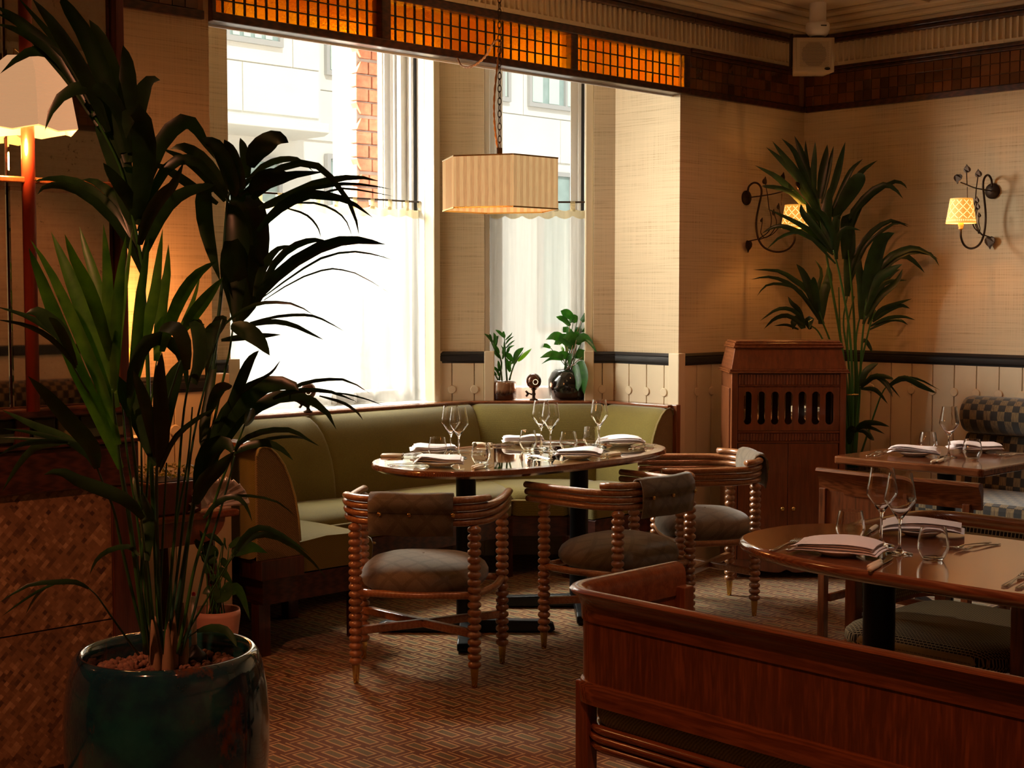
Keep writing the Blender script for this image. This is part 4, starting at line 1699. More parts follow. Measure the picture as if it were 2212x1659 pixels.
cpt = [(0.004, 0, .20), (-.012, .012, .32), (-.016, .016, .45), (-.004, .006, .62), (.004, -.004, .695)]
cpt += [(-.01, .02, .70), (.03, .12, .655), (.08, .26, .635), (.14, .39, .66), (.19, .475, .712)]
tw = crom(cpt, 110)
for s_ in (0, PI):
    q = []
    for i, p in enumerate(tw):
        q.append((p.x + .003 * math.cos(i * 1.1 + s_), p.y + .003 * math.sin(i * 1.1 + s_) * .5, p.z + .003 * math.sin(i * 1.1 + s_)))
    MB().tube(q, .003, 6).build('twisted_cord', plain('gold_cord', (.42, .20, .06), .6), pd, smooth=True)
lamp('pendant_bulb', 'POINT', (4.138, 4.345, 1.90), 5, (1, .56, .24), .04)


# ================================================================ right side: tables, settee, armchairs
def sweep_path(m, path, prof, closed_prof=True, caps=True):
    offs = [offset_path(path, q[0]) for q in prof]
    rows = []
    for i in range(len(path)):
        rows.append([(o_[i].x, o_[i].y, q[1]) for q, o_ in zip(prof, offs)])
    m.grid(rows, closed=closed_prof)
    if caps:
        n = len(prof)
        m.add(rows[0], [tuple(range(n))]).add(rows[-1], [tuple(range(n - 1, -1, -1))])
    return m


def round_path(pts, rad, n=7):
    out = [Vector(pts[0])]
    for i in range(1, len(pts) - 1):
        p, a, b = Vector(pts[i]), Vector(pts[i - 1]), Vector(pts[i + 1])
        da, db = (a - p).normalized(), (b - p).normalized()
        s, e = p + da * rad, p + db * rad
        for k in range(n):
            t = k / (n - 1)
            out.append(s * (1 - t) ** 2 + p * 2 * t * (1 - t) + e * t * t)
    out.append(Vector(pts[-1]))
    return [(p.x, p.y) for p in out]


def tub(name, label, cat, path, seat_poly, legs, cushion, panel=True, loc=(0, 0, 0), inner=None):
    """low tub seat: flared top rail over a thin panel, open slot, cushion on a reeded frame"""
    t = thing(name, label, cat, loc)
    RP = [(-.036, .730), (-.030, .736), (-.016, .738), (.004, .732), (.012, .722), (.016, .70), (.016, .655), (-.006, .655), (-.008, .69), (-.016, .712), (-.032, .722)]
    sweep_path(MB(), path, RP).build('top_rail', 'red_wood_h', t, autos=50)
    if panel:
        sweep_path(MB(), path, [(-.002, .495), (-.002, .66), (.010, .66), (.010, .495)]).build('back_panel', 'red_wood', t, autos=50)
        sweep_path(MB(), path, [(-.012, .452), (-.014, .492), (-.008, .505), (.014, .505), (.016, .455)]).build('lower_rail', 'red_wood_h', t, autos=50)
    if inner:
        sweep_path(MB(), path, [(.012, .46), (.030, .50), (.034, .58), (.026, .66), (.016, .70), (.011, .60)]).build('inner_back', inner, t, autos=60)
    rows = []
    c = [sum(p[0] for p in seat_poly) / len(seat_poly), sum(p[1] for p in seat_poly) / len(seat_poly)]

    def grow(k):
        return [(c[0] + (x - c[0]) * (1 + k / abs(math.hypot(x - c[0], y - c[1]))), c[1] + (y - c[1]) * (1 + k / abs(math.hypot(x - c[0], y - c[1])))) for x, y in seat_poly]
    for k, z in ((-.03, .392), (-.006, .40), (.004, .42), (.002, .44), (-.02, .458), (-.07, .470), (-.16, .476)):
        rows.append([(x, y, z) for x, y in grow(k)])
    MB().grid(rows, closed=True).add(rows[-1], [tuple(range(len(seat_poly)))]).add(rows[0], [tuple(range(len(seat_poly) - 1, -1, -1))]).build('seat_cushion', cushion, t, autos=60)
    for z in (.388, .366, .344):
        MB().tube([(x, y, z) for x, y in grow(.006 if z != .366 else .010)], .0115, 8, 1.3, closed=True).build('seat_reed', 'red_wood_h', t, smooth=True)
    for x, y, top in legs:
        MB().box(x - .02, x + .02, y - .02, y + .02, 0, top).build('leg', 'red_wood', t, bevel=.004)
    return t


def rrect(x0, x1, y0, y1, r_, n=6):
    o = []
    for cx, cy, a0 in ((x1 - r_, y1 - r_, 0), (x0 + r_, y1 - r_, 90), (x0 + r_, y0 + r_, 180), (x1 - r_, y0 + r_, 270)):
        for k in range(n):
            a = R(a0 + 90 * k / (n - 1))
            o.append((cx + r_ * math.cos(a), cy + r_ * math.sin(a)))
    return o


sp = round_path([(2.95, .80), (2.53, .80), (2.53, 2.40), (2.96, 2.40)], .09)
M['green_cloth_'] = M['green_cloth']
tub('settee', 'long low mahogany settee in the foreground, seen from behind, with green tweed seat', 'settee', sp,
    rrect(2.545, 3.05, .84, 2.36, .07), [(2.556, 2.372, .50), (2.556, .825, .50), (2.94, 2.376, .68), (2.94, .825, .68), (2.556, 1.6, .345)], 'green_cloth')
ap_ = round_path([(3.84, 2.43), (4.30, 2.43), (4.30, 1.78), (3.84, 1.78)], .13)
M['wovenseat'] = None


def basket_cloth():
    m, nt, b = nodes('black_and_cream_basketweave')
    t = N(nt, 'ShaderNodeTexCoord')
    br = N(nt, 'ShaderNodeTexBrick')
    br.inputs['Scale'].default_value = 1
    br.inputs['Brick Width'].default_value = .013
    br.inputs['Row Height'].default_value = .0062
    br.inputs['Mortar Size'].default_value = .0016
    br.inputs['Mortar Smooth'].default_value = .4
    br.inputs['Color1'].default_value = (.010, .008, .006, 1)
    br.inputs['Color2'].default_value = (.025, .020, .014, 1)
    br.inputs['Mortar'].default_value = (.36, .29, .16, 1)
    mp = N(nt, 'ShaderNodeMapping')
    mp.inputs['Rotation'].default_value = (0, 0, PI / 2)
    nt.links.new(t.outputs['Object'], mp.inputs['Vector'])
    nt.links.new(mp.outputs[0], br.inputs['Vector'])
    nt.links.new(br.outputs['Color'], b.inputs['Base Color'])
    b.inputs['Roughness'].default_value = .9
    b.inputs['Specular IOR Level'].default_value = .15
    bump(nt, b, br.outputs['Fac'], .4, .002)
    return m


M['basket'] = basket_cloth()
ac = tub('tub_armchair', 'mahogany tub armchair with black and cream woven seat behind the round ended table', 'chair', ap_,
         rrect(3.66, 4.24, 1.83, 2.38, .10), [(3.82, 2.41, .66), (3.72, 1.815, .68), (4.28, 2.36, .5), (4.28, 1.85, .5)], 'basket', panel=True, inner='basket')

# low back chair at the square table
lc = thing('low_chair', 'low backed wooden chair with flared top rail in front of the square table', 'chair', (0, 0, 0))
lp_ = [(5.065, 2.635), (5.055, 2.82), (5.05, 3.0), (5.055, 3.18), (5.065, 3.365)]
sweep_path(MB(), lp_, [(-.036, .722), (-.030, .734), (-.014, .736), (.004, .73), (.010, .70), (.010, .63), (-.008, .63), (-.010, .68), (-.02, .70)]).build('top_rail', 'red_wood_h', lc, autos=50)
MB().box(5.050, 5.062, 2.955, 3.325, .40, .64).build('back_panel', 'red_wood', lc)
for y in (3.34, 2.94, 2.69):
    MB().box(5.042, 5.076, y - .016, y + .016, 0 if y != 2.94 else .40, .65).build('leg' if y != 2.94 else 'back_stile', 'red_wood', lc, bevel=.003)
MB().box(5.046, 5.066, 2.70, 3.33, .385, .415).build('lower_rail', 'red_wood_h', lc, bevel=.003)
MB().prism(rrect(5.07, 5.45, 2.70, 3.33, .06), .40, .455).build('seat', 'basket', lc, bevel=.012)
MB().prism(rrect(5.065, 5.46, 2.69, 3.34, .06), .36, .40).build('seat_frame', 'red_wood_h', lc, bevel=.006)
for y in (3.32, 2.71):
    MB().box(5.40, 5.435, y - .017, y + .017, 0, .37).build('leg', 'red_wood', lc, bevel=.003)
    MB().box(5.07, 5.41, y - .009, y + .009, .17, .20).build('stretcher', 'red_wood_h', lc)
MB().box(5.23, 5.25, 2.72, 3.31, .17, .20).build('stretcher', 'red_wood_h', lc)

# round ended wooden table
t2_ = thing('wooden_table', 'glossy round ended wooden table at the right laid with napkins and glasses', 'table', (3.515, 1.80, 0))
o2 = superell(.362, .735, 72, 2.7)
rows = [[(x * .93, y * .965, .712) for x, y in o2], [(x * .985, y * .992, .722) for x, y in o2], [(x, y, .734) for x, y in o2], [(x * .992, y * .996, .745) for x, y in o2], [(x * .97, y * .985, .75) for x, y in o2]]
MB().grid(rows, closed=True).add(rows[-1], [tuple(range(72))]).add(rows[0], [tuple(range(71, -1, -1))]).build('tabletop', 'teak', t2_, autos=45)
pedestal(t2_, .01, .34, CANT, .712, rc=.045)
pedestal(t2_, .01, -.36, CANT, .712, rc=.045)
# square table
t3 = thing('square_table', 'square dark wooden table in front of the checked wall bench', 'table', (5.705, 3.138, 0))
MB().prism(rrect(-.357, .357, -.352, .352, .02), .716, .75).build('tabletop', 'teak', t3, bevel=.007)
pedestal(t3, 0, 0, CANT, .716, rc=.04)


def wall_bench(label, loc, rz, y0, y1):
    """checked bench; local +x away from the wall is -x here: wall at x=0, seat towards -x"""
    t = thing('wall_bench', label, 'bench', loc, rz)
    m = MB()
    prof = [(-.06, .45), (-.24, .45), (-.22, .60), (-.19, .74), (-.06, .76)]
    m.prism([(x, z) for x, z in prof], y0, y1, Matrix.Rotation(PI / 2, 4, 'X') @ Matrix.Scale(-1, 4, (0, 0, 1)))
    m.build('back', 'check', t, bevel=.025)
    rows = []
    for y, k in ((y0, .0), (y0 + .012, .75), (y0 + .04, 1), (y1 - .04, 1), (y1 - .012, .75), (y1, .0)):
        row = []
        for i in range(20):
            a = 2 * PI * i / 20
            row.append((-.165 + .105 * (k * .25 + .75) * math.cos(a), y, .835 + .098 * (k * .25 + .75) * math.sin(a)))
        rows.append(row)
    r_ = MB().grid(rows, closed=True)
    r_.add(rows[0], [tuple(range(20))]).add(rows[-1], [tuple(range(19, -1, -1))])
    r_.build('head_roll', 'check', t, autos=50)
    MB().box(-.76, -.22, y0, y1, .34, .465).build('seat', 'check', t, bevel=.03)
    MB().box(-.72, -.05, y0 + .02, y1 - .02, .06, .34).build('plinth', 'dark_wood', t, bevel=.004)
    return t


wall_bench('dark checked velvet bench with head roll along the right wall', (XB - .02, 0, 0), 0, 1.0, 3.68)
wall_bench('dark checked velvet bench behind the camera, seen in the speckled mirror', (0, -.52, 0), -PI / 2, 2.9, 6.2)

TT = .7502
ware('plate', 'side plate under the near napkin of the round ended table', (3.30, 2.13, TT), 0, 'side plates on the tables')
ware('plate', 'side plate under the far napkin of the round ended table', (3.75, 2.14, TT), 0, 'side plates on the tables')
napkin('white folded napkin on the near side of the round ended table', (3.30, 2.13, TT + .019), R(-72), 11, .235, .145)
napkin('white folded napkin on the far side of the round ended table', (3.755, 2.14, TT + .019), R(-62), 12, .235, .145)
ware('wine_glass', 'rear wine glass on the round ended table', (3.50, 2.122, TT), 0, GW)
ware('wine_glass', 'front wine glass on the round ended table', (3.425, 2.02, TT), 0, GW)
ware('tumbler', 'tumbler left of the wine glasses on the round ended table', (3.505, 2.225, TT), 0, GT)
ware('tumbler', 'tumbler right of the wine glasses on the round ended table', (3.412, 1.912, TT), 0, GT)
knife('outer ivory knife right of the near napkin on the round ended table', (3.245, 1.965, TT), R(15))
knife('inner ivory knife right of the near napkin on the round ended table', (3.275, 1.985, TT), R(15))
fork('outer fork left of the near napkin on the round ended table', (3.30, 2.305, TT), R(12))
fork('inner fork left of the near napkin on the round ended table', (3.34, 2.275, TT), R(10))
fork('outer fork right of the far napkin on the round ended table', (3.67, 1.945, TT), R(172))
fork('inner fork right of the far napkin on the round ended table', (3.665, 1.915, TT), R(172))
fork('outer fork at the right picture edge of the round ended table', (3.30, 1.625, TT), R(10))
fork('inner fork at the right picture edge of the round ended table', (3.30, 1.59, TT), R(10))
knife('steel knife behind the wine glasses on the round ended table', (3.66, 2.26, TT), R(200))
ware('plate', 'side plate under the near napkin of the square table', (5.60, 3.235, TT), 0, 'side plates on the tables')
ware('plate', 'side plate under the far napkin of the square table', (5.94, 3.13, TT), 0, 'side plates on the tables')
napkin('white napkin on the left of the square table', (5.60, 3.235, TT + .019), R(-62), 13, .22, .14)
napkin('white napkin at the back of the square table, nearest the checked bench', (5.94, 3.13, TT + .019), R(-50), 14, .22, .14)
ware('wine_glass', 'only wine glass on the square table', (5.65, 3.10, TT), 0, GW)
ware('tumbler', 'left tumbler on the square table', (5.80, 3.285, TT), 0, GT)
ware('tumbler', 'right tumbler on the square table', (5.64, 2.985, TT), 0, GT)
knife('outer ivory knife on the square table', (5.49, 3.06, TT), R(15))
knife('inner ivory knife on the square table', (5.52, 3.05, TT), R(15))
fork('outer fork on the left side of the square table', (5.52, 3.39, TT), R(15))
fork('inner fork on the left side of the square table', (5.56, 3.375, TT), R(15))
fork('outer fork near the checked bench on the square table', (5.93, 2.96, TT), R(165))
fork('inner fork near the checked bench on the square table', (5.96, 2.93, TT), R(165))

# ================================================================ gramophone cabinet
gc = thing('gramophone_cabinet', 'tall mahogany gramophone cabinet with seven rounded slots standing in the corner', 'cabinet', (5.836, 4.427, 0), CANT)
Wc, Dc = .605, .37
q = MB().box(.012, .030, .0, Dc, .05, 1.06).box(Wc - .030, Wc - .012, .0, Dc, .05, 1.06).box(.03, Wc - .03, Dc - .02, Dc, .05, 1.06).box(.03, Wc - .03, .01, Dc, .05, .07).box(.03, Wc - .03, .02, Dc, 1.04, 1.06)
q.box(.03, Wc - .03, .06, Dc, .69, .71)
q.build('carcass', 'red_wood', gc, bevel=.003)
for x0, x1 in ((.010, .042), (Wc - .042, Wc - .010)):
    MB().box(x0, x1, -.006, .03, .03, 1.06).build('front_stile', 'red_wood', gc, bevel=.003)
for z0, z1 in ((.99, 1.0), (.752, .762), (.70, .712)):
    MB().box(.042, Wc - .042, -.002, .03, z0, z1).build('front_rail', 'red_wood_h', gc, bevel=.002)


def fluted(x0, x1, z0, z1, n, parent):
    row0 = []
    for i in range(n):
        for k in range(6):
            a = PI * k / 6
            row0.append((x0 + (x1 - x0) * (i + k / 6) / n, -.001 - .006 * math.sin(a)))
    row0.append((x1, -.001))
    MB().grid([[(x, y, z0) for x, y in row0], [(x, y, z1) for x, y in row0]]).add([(x0, .0, z0), (x1, .0, z0), (x1, .02, z0), (x0, .02, z0)], [(0, 1, 2, 3)]).build('fluted_strip', 'red_wood', parent, autos=40)


fluted(.044, Wc - .044, 1.0, 1.052, 34, gc)
fluted(.044, Wc - .044, .714, .75, 34, gc)
# slotted panel made of uprights between seven rounded openings
sl = MB()
px0, px1, pz0, pz1 = .044, Wc - .044, .764, .988
n = 7
pit = (px1 - px0 - .03) / n
sw = .0205
for i in range(n):
    cx = px0 + .015 + (i + .5) * pit
    # plate cell with a stadium hole
    hole = []
    zb_, zt_ = .795, .965
    for k in range(9):
        a = PI * k / 8
        hole.append((cx + sw * math.cos(a), zt_ - sw + sw * math.sin(a)))
    for k in range(9):
        a = PI + PI * k / 8
        hole.append((cx + sw * math.cos(a), zb_ + sw + sw * math.sin(a)))
    m_ = len(hole)
    outer = []
    for (hx, hz) in hole:
        dx, dz = hx - cx, hz - (zb_ + zt_) / 2
        s_ = min((pit / 2) / abs(dx) if abs(dx) > 1e-6 else 9e9, ((pz1 - pz0) / 2) / abs(dz) if abs(dz) > 1e-6 else 9e9)
        outer.append((cx + dx * s_, (pz0 + pz1) / 2 + dz * s_))
    for y, flip in ((.0, 0), (.012, 1)):
        vs = [(x, y, z) for x, z in hole] + [(x, y, z) for x, z in outer]
        fs = [(k, (k + 1) % m_, m_ + (k + 1) % m_, m_ + k) for k in range(m_)]
        sl.add(vs, [f[::-1] if flip else f for f in fs])
    sl.add([(x, .0, z) for x, z in hole] + [(x, .012, z) for x, z in hole], [(k, m_ + k, m_ + (k + 1) % m_, (k + 1) % m_) for k in range(m_)])
sl.box(px0, px0 + .016, 0, .012, pz0, pz1).box(px1 - .016, px1, 0, .012, pz0, pz1)
fd = sl.build('slotted_door', 'red_wood', gc)
MB().box(px0 + .01, px1 - .01, .014, .017, pz0 + .01, pz1 - .01).build('slot_glass', 'pane', fd)
MB().box(.044, Wc - .044, .10, .104, .765, .985).build('mirror_lining', 'mirror_gold', gc)
for x0, x1, kx in ((.046, Wc / 2 - .001, Wc / 2 - .028), (Wc / 2 + .001, Wc - .046, Wc / 2 + .028)):
    dr = MB().box(x0, x1, .0, .016, .10, .698).build('door', 'red_wood', gc, bevel=.002)
    MB().lathe([(.0055, 0), (.005, .008), (.0115, .013), (.0125, .020), (.009, .026), (0, .028)], 18, Matrix.Translation((kx, 0, .365)) @ Matrix.Rotation(PI / 2, 4, 'X')).build('knob', 'brass', dr, smooth=True)
# mouldings and lid
MB().box(-.006, Wc + .006, -.014, Dc + .006, 1.058, 1.066).box(-.001, Wc + .001, -.008, Dc, 1.066, 1.078).build('lid_moulding', 'red_wood_h', gc, bevel=.003)
tp = MB()
a0 = [(.008, .0), (Wc - .008, .0), (Wc - .008, Dc - .004), (.008, Dc - .004)]
a1 = [(.030, .03), (Wc - .030, .03), (Wc - .030, Dc - .03), (.030, Dc - .03)]
tp.add([(x, y, 1.078) for x, y in a0] + [(x, y, 1.185) for x, y in a1], [(3, 2, 1, 0), (4, 5, 6, 7)] + [(i, (i + 1) % 4, 4 + (i + 1) % 4, 4 + i) for i in range(4)])
tp.build('lid', 'red_wood', gc, bevel=.003)
MB().box(.020, Wc - .020, .018, Dc - .018, 1.185, 1.196).box(.026, Wc - .026, .024, Dc - .024, 1.196, 1.212).box(.034, Wc - .034, .034, Dc - .034, 1.212, 1.222).build('lid_top', 'red_wood_h', gc, bevel=.004)
ag = []
for k in range(41):
    u = k / 40
    ag.append((.03 + (Wc - .06) * u, .055 - .018 * math.sin(u * PI) - .014 * abs(math.sin(u * PI * 2)) if False else .03 + .03 * abs(math.cos(u * PI)) ** 3 + .016 * math.exp(-((u - .5) / .04) ** 2)))
MB().prism(ag + [(Wc - .03, .10), (.03, .10)], -.012, .0, Matrix.Translation((0, .006, 0)) @ Matrix.Rotation(PI / 2, 4, 'X')).build('scalloped_apron', 'red_wood', gc)
for x in (.03, Wc - .03):
    for y in (.02, Dc - .03):
        MB().box(x - .018, x + .018, y - .018, y + .018, 0, .06).build('foot', 'red_wood', gc, bevel=.003)
MB().box(.004, .013, .05, Dc - .05, .12, .98).build('side_panel', 'red_wood', gc, bevel=.004)
MB().tube([(Wc - .01, .05, .945), (Wc + .02, .05, .945), (Wc + .065, .05, .945)], [.003, .003, .006], 10).build('winding_crank', 'brass', gc, smooth=True)


# ================================================================ wall sconces
def perforated(nt, b):
    t = N(nt, 'ShaderNodeTexCoord')
    s = N(nt, 'ShaderNodeSeparateXYZ')
    nt.links.new(t.outputs['Object'], s.inputs[0])
    ang = math_(nt, 'ARCTAN2', s.outputs[1], s.outputs[0])
    u = math_(nt, 'MULTIPLY', ang, 10 / 6.2832)
    v = math_(nt, 'MULTIPLY', s.outputs[2], 24.0)
    l1 = math_(nt, 'ABSOLUTE', math_(nt, 'SUBTRACT', math_(nt, 'FRACT', math_(nt, 'ADD', u, v)), .5))
    l2 = math_(nt, 'ABSOLUTE', math_(nt, 'SUBTRACT', math_(nt, 'FRACT', math_(nt, 'SUBTRACT', u, v)), .5))
    k = math_(nt, 'LESS_THAN', math_(nt, 'MINIMUM', l1, l2), .055)
    nearx = math_(nt, 'LESS_THAN', math_(nt, 'MAXIMUM', l1, l2), .10)
    k = math_(nt, 'MULTIPLY', k, math_(nt, 'SUBTRACT', 1.0, math_(nt, 'MULTIPLY', nearx, .5)))
    inb = math_(nt, 'MULTIPLY', math_(nt, 'GREATER_THAN', s.outputs[2], .024), math_(nt, 'LESS_THAN', s.outputs[2], .118))
    dash = math_(nt, 'MULTIPLY', math_(nt, 'GREATER_THAN', math_(nt, 'FRACT', math_(nt, 'MULTIPLY', ang, 8.0)), .6),
                 math_(nt, 'MULTIPLY', math_(nt, 'GREATER_THAN', s.outputs[2], .010), math_(nt, 'LESS_THAN', s.outputs[2], .019)))
    k = math_(nt, 'MAXIMUM', math_(nt, 'MULTIPLY', k, inb), dash)
    nt.links.new(mixc(nt, k, (1.0, .42, .05), (1.0, .80, .30)), b.inputs['Emission Color'])
    nt.links.new(math_(nt, 'ADD', .75, math_(nt, 'MULTIPLY', k, .8)), b.inputs['Emission Strength'])


M['perf_shade'] = lit_shade('perforated_shade', (.8, .55, .25), .9, (1, .45, .08), perforated)
M['sconce_lining'] = lit_shade('sconce_lining', (.9, .7, .3), 1.5, (1.0, .62, .16))


def leaf_plate(m, c, ax_, size, wide):
    """flat heart leaf with thickness, tip along ax_"""
    a = Vector(ax_).normalized()
    b = Vector((1, 0, 0))
    pts = [(-.55, 0), (-.58, .35), (-.45, .72), (-.15, .95), (.2, .9), (.5, .6), (.72, .25), (1.05, 0), (.72, -.25), (.5, -.6), (.2, -.9), (-.15, -.95), (-.45, -.72), (-.58, -.35)]
    nrm = a.cross(b)
    for s_ in (.0025,):
        vs = [Vector(c) + a * (u * size) + b * (v * wide) + nrm * (s_ * e - abs(v) * .006) for e in (1, -1) for u, v in pts]
        n_ = len(pts)
        m.add(vs, [tuple(range(n_)), tuple(range(2 * n_ - 1, n_ - 1, -1))] + [(i, n_ + i, n_ + (i + 1) % n_, (i + 1) % n_) for i in range(n_)])


def make_sconce(label, loc, rz):
    t = thing('wall_sconce', label, 'wall lamp', loc, rz, 'bronze vine sconces')
    def Pz(d, z, x=0):
        return (x, d, z)
    MB().lathe([(.041, 0), (.041, .008), (.034, .014), (.006, .017), (0, .018)], 28, Matrix.Rotation(-PI / 2, 4, 'X')).build('wall_plate', 'iron', t, autos=40)
    main = [(.012, .02), (.014, .045), (.022, .064), (.048, .080), (.078, .076), (.101, .053), (.106, .017), (.089, -.05), (.074, -.116), (.074, -.176), (.089, -.2325), (.123, -.276), (.177, -.30), (.239, -.3056), (.2935, -.289), (.326, -.2525), (.330, -.2126)]
    MB().tube(crom([Pz(*p) for p in main], 60), .0058, 8).build('scroll_arm', 'iron', t, smooth=True)
    v = MB()
    v.tube(crom([Pz(.01, 0), Pz(.16, .008, .012), Pz(.253, .02, .012), Pz(.325, .028, .008)], 14), .0034, 7)
    v.tube(crom([Pz(.253, .02, .012), Pz(.258, .06, .012), Pz(.26, .09, .012)], 8), .0028, 6)
    v.tube(crom([Pz(.155, .01, .012), Pz(.145, .05, .012), Pz(.14, .075, .012)], 8), .0028, 6)
    v.tube(crom([Pz(.155, .01, .012), Pz(.165, -.06, .012), Pz(.185, -.12, .015), Pz(.17, -.19, .015), Pz(.09, -.235, .006)], 20), .003, 6)
    v.tube(crom([Pz(.185, -.10, -.012), Pz(.2, -.15, -.012), Pz(.16, -.21, -.01), Pz(.09, -.236, 0)], 20), .0026, 6)
    v.tube(crom([Pz(.21, -.07, -.02), Pz(.225, -.14, -.02), Pz(.18, -.205, -.01), Pz(.09, -.237, 0)], 20), .0026, 6)
    v.tube(crom([Pz(.122, -.14, .012), Pz(.118, -.17, .014), Pz(.112, -.20, .01), Pz(.13, -.225, .004), Pz(.15, -.222, 0)], 20), .0026, 6)
    v.tube([Pz(.25, .01, .012), Pz(.246, -.055, .012)], .0018, 6)
    v.tube(crom([Pz(.089, -.2325), Pz(.05, -.238), Pz(.02, -.242)], 8), .0034, 6)
    v.build('vine_stems', 'iron', t, smooth=True)
    lv = [(Pz(.26, .098, .012), (0, 0, 1), .026, .020), (Pz(.14, .082, .012), (0, 0, 1), .026, .020), (Pz(.35, .05, .008), (0, .3, -1), .032, .024),
          (Pz(.018, -.262), (0, 0, -1), .042, .030), (Pz(.21, -.06, -.02), (0, -.1, 1), .022, .012), (Pz(.185, -.092, -.012), (0, -.2, 1), .022, .012), (Pz(.122, -.132, .012), (0, 0, 1), .016, .009)]
    for c, a, s_, w_ in lv:
        q = MB()
        leaf_plate(q, c, a, s_, w_)
        q.build('metal_leaf', 'iron', t)
    cup = Pz(.330, -.2126)
    MB().lathe([(.006, 0), (.013, .004), (.010, .012), (.014, .018), (.014, .045)], 16, Matrix.Translation(cup)).build('candle_socket', plain('socket_card', (.75, .42, .14), .5), t, smooth=True)
    ss = thing_part = bpy.data.objects.new('shade_carrier', None)
    bpy.data.objects.remove(ss)
    sh_ = MB().lathe([(.076, 0), (.0555, .127)], 36, None, caps=False).build('shade', 'perf_shade', t, smooth=True)
    sh_.location = Pz(.330, -.181)
    sl_ = MB().lathe([(.0745, .001), (.0542, .1265)], 36, None, caps=False).build('shade_lining', 'sconce_lining', t, smooth=True)
    sl_.location = Pz(.330, -.181)
    m4 = Matrix.Translation(loc) @ Matrix.Rotation(rz, 4, 'Z')
    p = m4 @ Vector(Pz(.330, -.115))
    lamp('sconce_bulb', 'POINT', p, 2.6, (1, .42, .12), .012)
    return t


make_sconce('bronze vine wall lamp left of the corner palm, its glowing shade half behind fronds', (6.516, YA - .001, 2.0), PI)
make_sconce('bronze vine wall lamp with glowing lattice shade on the right wall', (XB - .001, 3.655, 2.003), PI / 2)

# ================================================================ speaker and camera in the corner
sk = thing('speaker', 'beige box loudspeaker with round perforated grille up in the corner', 'speaker', (6.56, 4.435, 2.655), CANT)
MB().prism([(-.112, 0), (.112, 0), (.085, .15), (-.085, .15)], 0, .185).build('cabinet', 'beige_metal', sk, bevel=.004)
MB().box(-.11, .11, -.006, .0, .004, .181).build('front_plate', 'beige_metal', sk, bevel=.003)
for x in (-.100, .100):
    MB().tube([(x, -.008, .006), (x, -.008, .179)], .006, 8).build('edge_bead', 'beige_metal', sk, smooth=True)
ho = MB()
for i in range(-11, 12):
    for j in range(-11, 12):
        x, z = (i + (j % 2) * .5) * .0068, j * .0060
        inside = x * x + z * z < .066 ** 2
        r_ = .0024 if inside else .0016
        if abs(x) < .082 and abs(z) < .078:
            ho.add([(x + r_ * math.cos(a * PI / 3), -.0068, .094 + z + r_ * math.sin(a * PI / 3)) for a in range(6)], [(5, 4, 3, 2, 1, 0)])
o = ho.build('grille_holes', 'black_paint', sk)
o['kind'] = 'stuff'
MB().lathe([(.016, 0), (.016, .003), (0, .004)], 16, Matrix.Translation((.072, -.007, .018)) @ Matrix.Rotation(PI / 2, 4, 'X') @ Matrix.Scale(.5, 4, (0, 1, 0))).build('badge', 'smoke', sk)
MB().box(-.09, .09, .05, .06, .185, .21).box(-.115, -.108, .03, .09, .03, .21).build('bracket', 'iron', sk)
sc = thing('security_camera', 'white dome security camera on the ceiling above the corner loudspeaker', 'camera', (6.615, 4.45, 2.84), CANT)
MB().lathe([(.045, .19), (.045, .085), (.060, .083), (.064, .074), (.064, .045), (.055, .022), (.042, .012)], 32).build('housing', 'plastic_white', sc, autos=40)
MB().lathe([(0, -.024), (.014, -.022), (.028, -.013), (.036, 0), (.040, .014)], 28).build('dome', 'smoke', sc, smooth=True)
MB().box(.004, .035, -.0648, -.060, .058, .064).build('nameplate', 'black_paint', sc)

# globe lamps on the window sill
def globe(label, loc):
    t = thing('globe_lamp', label, 'lamp', loc, CANT)
    M.setdefault('globe', plain('smoky_bronze_globe', (.10, .035, .018), .12, .6, coat=.6))
    MB().lathe([(.022, 0), (.024, .004), (.010, .010), (.008, .022), (.012, .034), (.008, .044), (.010, .056), (.020, .062)], 18).build('stem', 'iron', t, smooth=True)
    w_ = MB()
    w_.tube([(-.010, 0, .030), (-.030, 0, .040)], .004, 8).tube([(-.030, 0, .034), (-.044, 0, .052)], .006, 8).tube([(-.030, 0, .036), (-.042, 0, .020)], .006, 8)
    w_.build('wing_nut', 'iron', t, smooth=True)
    pr_ = [(.001, .060)] + [(.043 * math.sin(PI * k / 14), .105 - .045 * math.cos(PI * k / 14)) for k in range(1, 14)] + [(.001, .150)]
    MB().lathe(pr_, 26).build('globe', 'globe', t, smooth=True)
    dt = MB()
    for k in range(14):
        a = 2 * PI * k / 14
        d = Vector((.014 * math.cos(a) + .010, -.0415 + .006 * 0, .103 + .014 * math.sin(a)))
        c = Vector((0, 0, .105))
        d = c + (d - c).normalized() * .0448
        dt.lathe([(0, -.0017), (.0017, 0), (0, .0017)], 6, Matrix.Translation(d))
    o = dt.build('light_holes', lit_shade('pin_light', (1, .8, .6), 4.0, (1, .75, .5)), t)
    o['kind'] = 'stuff'
    return t


globe('bronze globe lamp with a ring of pin lights on the wide window sill', (4.20, 5.80, .873))
globe('bronze globe lamp between the two pot plants on the narrow window sill', (5.585, 5.59, .873))
lamp('globe_glow', 'POINT', (5.62, 5.68, .96), .8, (1, .45, .25), .03)
lamp('globe_glow', 'POINT', (4.20, 5.90, .96), .8, (1, .45, .25), .03)

